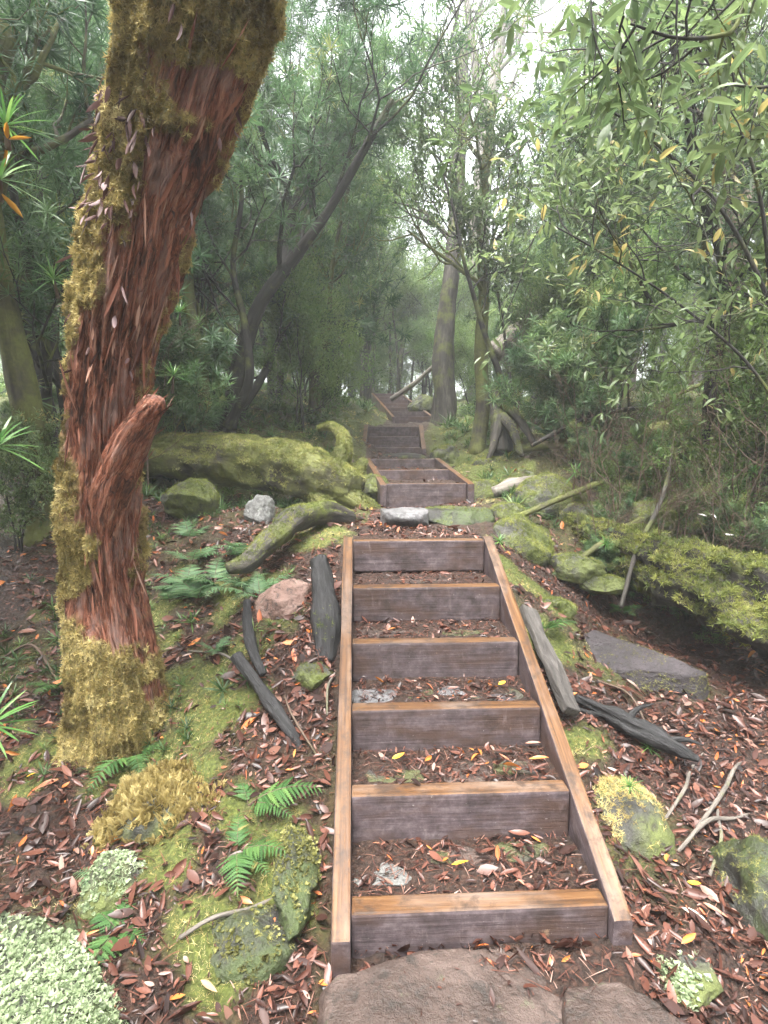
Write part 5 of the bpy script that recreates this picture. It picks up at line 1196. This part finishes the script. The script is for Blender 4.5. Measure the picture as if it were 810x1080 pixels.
def loose_leaf(px, py, L, col, label, seed, where=None, az=None):
    r = np.random.default_rng(seed)
    p = hit(px, py) if where is None else np.asarray(where, float)
    if where is None:
        pass
    d = np.array([math.cos(az), math.sin(az), .08])[None] if az is not None else norm(np.array([[r.normal(), r.normal(), .1]]))
    z = norm(np.array([[r.normal(scale=.2), -.3, 1]])); d = norm(d - z * np.sum(d * z)); g = Geo()
    scatter(g, LEAF_L[seed % 7], np.zeros((1, 3)), np.stack([d, np.cross(z, d), z], -1), np.array([[L, L * 1.05, L]]), r, np.array([.5]))
    if col not in M: M[col] = leaf_mat(col + '_leaf', [(0, LC[col]), (1, LC[col])], .2, .38)
    props(link('fallen_leaf', g.data('fallen_leaf', M[col]), None, tuple(p + np.array([0, 0, .025]))), label, 'leaf', 'single bright fallen leaves')
LC = {'yellow': (.75, .42, .03), 'orange': (.62, .19, .04), 'tan': (.5, .3, .17), 'pale': (.52, .42, .36), 'white': (.62, .6, .58), 'rust': (.4, .1, .035)}
def onstep(k, u, v):
    f = FL[0]; lp = tread_point(f, k, u, v); return np.array([f['a'][0] + lp[0] * f['lat'][0] + lp[1] * f['dir'][0], f['a'][1] + lp[0] * f['lat'][1] + lp[1] * f['dir'][1], lp[2] + f['a'][2] - .21 + .012])
loose_leaf(0, 0, .07, 'yellow', 'yellow leaf on the tread of the lowest step', 1, onstep(0, .42, .42), .2)
loose_leaf(0, 0, .06, 'yellow', 'yellow leaf on the left of the second tread', 2, onstep(1, .2, .6), .3)
loose_leaf(0, 0, .06, 'orange', 'orange leaf on the left of the second tread, next to the yellow one', 3, onstep(1, .36, .5), .9)
loose_leaf(0, 0, .07, 'rust', 'rust-red leaf standing on the lowest tread, right of the yellow one', 4, onstep(0, .62, .45), 1.4)
loose_leaf(0, 0, .08, 'orange', 'orange leaf lying on the broad flat stone at the stair foot', 5, (.13, 1.52, .012), .1)
loose_leaf(0, 0, .055, 'yellow', 'yellow leaf standing on the broad flat stone below the lowest riser', 6, (.33, 1.68, .02), 1.9)
loose_leaf(0, 0, .05, 'yellow', 'yellow leaf near the right end of the third tread', 20, onstep(2, .83, .5), .5)
loose_leaf(212, 1050, .08, 'tan', 'tan leaf on the litter near the bottom edge, left of the stairs', 7, None, -.6)
loose_leaf(28, 826, .055, 'yellow', 'yellow leaf on the litter at the left edge', 8, None, .1)
loose_leaf(724, 938, .05, 'yellow', 'yellow leaf on the litter right of the stringer foot', 9, None, -.5)
loose_leaf(718, 1003, .07, 'orange', 'orange-yellow leaf beside the pale liverwort right of the small stone', 10, None, .4)
loose_leaf(718, 965, .1, 'pale', 'large pinkish-grey leaf lying right of the stringer foot', 11, None, -.7)
loose_leaf(640, 815, .09, 'pale', 'pale grey leaf beside the right stringer below the charred root', 12, None, -.5)
loose_leaf(738, 765, .05, 'orange', 'bright orange leaf at the lower right of the purplish slab', 13, None, .3)
loose_leaf(735, 545, .09, 'white', 'upper left of the three bleached leaves caught in twigs on the right', 14, P(735, 545, 4.6), -1.2)
loose_leaf(748, 548, .1, 'white', 'middle one of the three bleached leaves caught in twigs on the right', 15, P(750, 545, 4.6), -1.8)
loose_leaf(764, 565, .09, 'white', 'lowest of the three bleached leaves caught in twigs on the right', 16, P(764, 566, 4.5), -1.4)
p = P(716, 1015, 1.75); rock('liverwort_patch', 'pale green liverwort cushion on the litter right of the small flat stone', (p[0], p[1], hzs(p[0], p[1]) - .02), (.11, .14, .035), 'rock_moss', 95, 0, moss=('liverwort', 5500, .02, .55, [CUP]), cat='liverwort', sub=4)
EXPOSURE = 2.75

# ------------------------------------------------------------------ camera, light, air
cam = bpy.data.cameras.new('camera'); co = bpy.data.objects.new('camera', cam); COL.objects.link(co)
cam.sensor_fit = 'VERTICAL'; cam.sensor_height = 24; cam.lens = FPX / 1080 * 24
cam.clip_start = .05; cam.clip_end = 300
co.location = (0, 0, CAMZ); co.rotation_euler = (math.pi / 2 - PITCH, 0, 0)
scene.camera = co

SUN_EL, SUN_AZ = math.radians(72), math.radians(-150)    # azimuth from +Y towards +X
w = bpy.data.worlds.new('World'); scene.world = w; w.use_nodes = True
nt = w.node_tree; bg = nt.nodes['Background']
sky = nt.nodes.new('ShaderNodeTexSky'); sky.sky_type = 'NISHITA'; sky.sun_disc = False
sky.sun_elevation = SUN_EL; sky.sun_rotation = SUN_AZ; sky.air_density = 1.0; sky.dust_density = 6; sky.ozone_density = 1
hs = nt.nodes.new('ShaderNodeHueSaturation'); hs.inputs['Saturation'].default_value = .18
nt.links.new(sky.outputs[0], hs.inputs['Color']); nt.links.new(hs.outputs[0], bg.inputs['Color'])
bg.inputs['Strength'].default_value = .15
sun = bpy.data.lights.new('sun', 'SUN'); so = bpy.data.objects.new('sun', sun); COL.objects.link(so)
sun.energy = 1.5; sun.angle = math.radians(25); sun.color = (1, .96, .9)
sd = Vector((math.cos(SUN_EL) * math.sin(SUN_AZ), math.cos(SUN_EL) * math.cos(SUN_AZ), math.sin(SUN_EL)))
so.rotation_euler = sd.to_track_quat('Z', 'Y').to_euler(); so.location = (0, 0, 30)

def haze_box():
    lo, hi = np.array([-61, -6.5, -1.6]), np.array([61, 61, HAZE_TOP])
    V = np.array([[x, y, z] for x in (lo[0], hi[0]) for y in (lo[1], hi[1]) for z in (lo[2], hi[2])])
    F = np.array([[0, 1, 3, 2], [4, 6, 7, 5], [0, 4, 5, 1], [2, 3, 7, 6], [0, 2, 6, 4], [1, 5, 7, 3]])
    m = bpy.data.materials.new('mist'); m.use_nodes = True; t = m.node_tree; t.nodes.clear()
    out = t.nodes.new('ShaderNodeOutputMaterial'); v = t.nodes.new('ShaderNodeVolumePrincipled')
    v.inputs['Color'].default_value = (.93, .96, .98, 1); v.inputs['Density'].default_value = HAZE_D; v.inputs['Anisotropy'].default_value = .2
    t.links.new(v.outputs[0], out.inputs['Volume'])
    props(link('haze', mesh_data('haze', V, F, m, False)), 'thin white mist filling the forest', None, None, 'stuff')
HAZE_TOP, HAZE_D = 25.0, .0042
haze_box()

cy = scene.cycles
cy.max_bounces = 6; cy.diffuse_bounces = 4; cy.glossy_bounces = 2; cy.transmission_bounces = 3; cy.volume_bounces = 1; cy.transparent_max_bounces = 4
cy.denoising_prefilter = 'ACCURATE'; cy.denoising_input_passes = 'RGB_ALBEDO_NORMAL'; cy.use_denoising = True; cy.denoiser = 'OPENIMAGEDENOISE'; cy.use_adaptive_sampling = True; cy.adaptive_threshold = .01
cy.caustics_reflective = False; cy.caustics_refractive = False; cy.sample_clamp_indirect = 6
vs = scene.view_settings; vs.view_transform = 'Standard'; vs.look = 'None'; vs.exposure = EXPOSURE; vs.gamma = 1
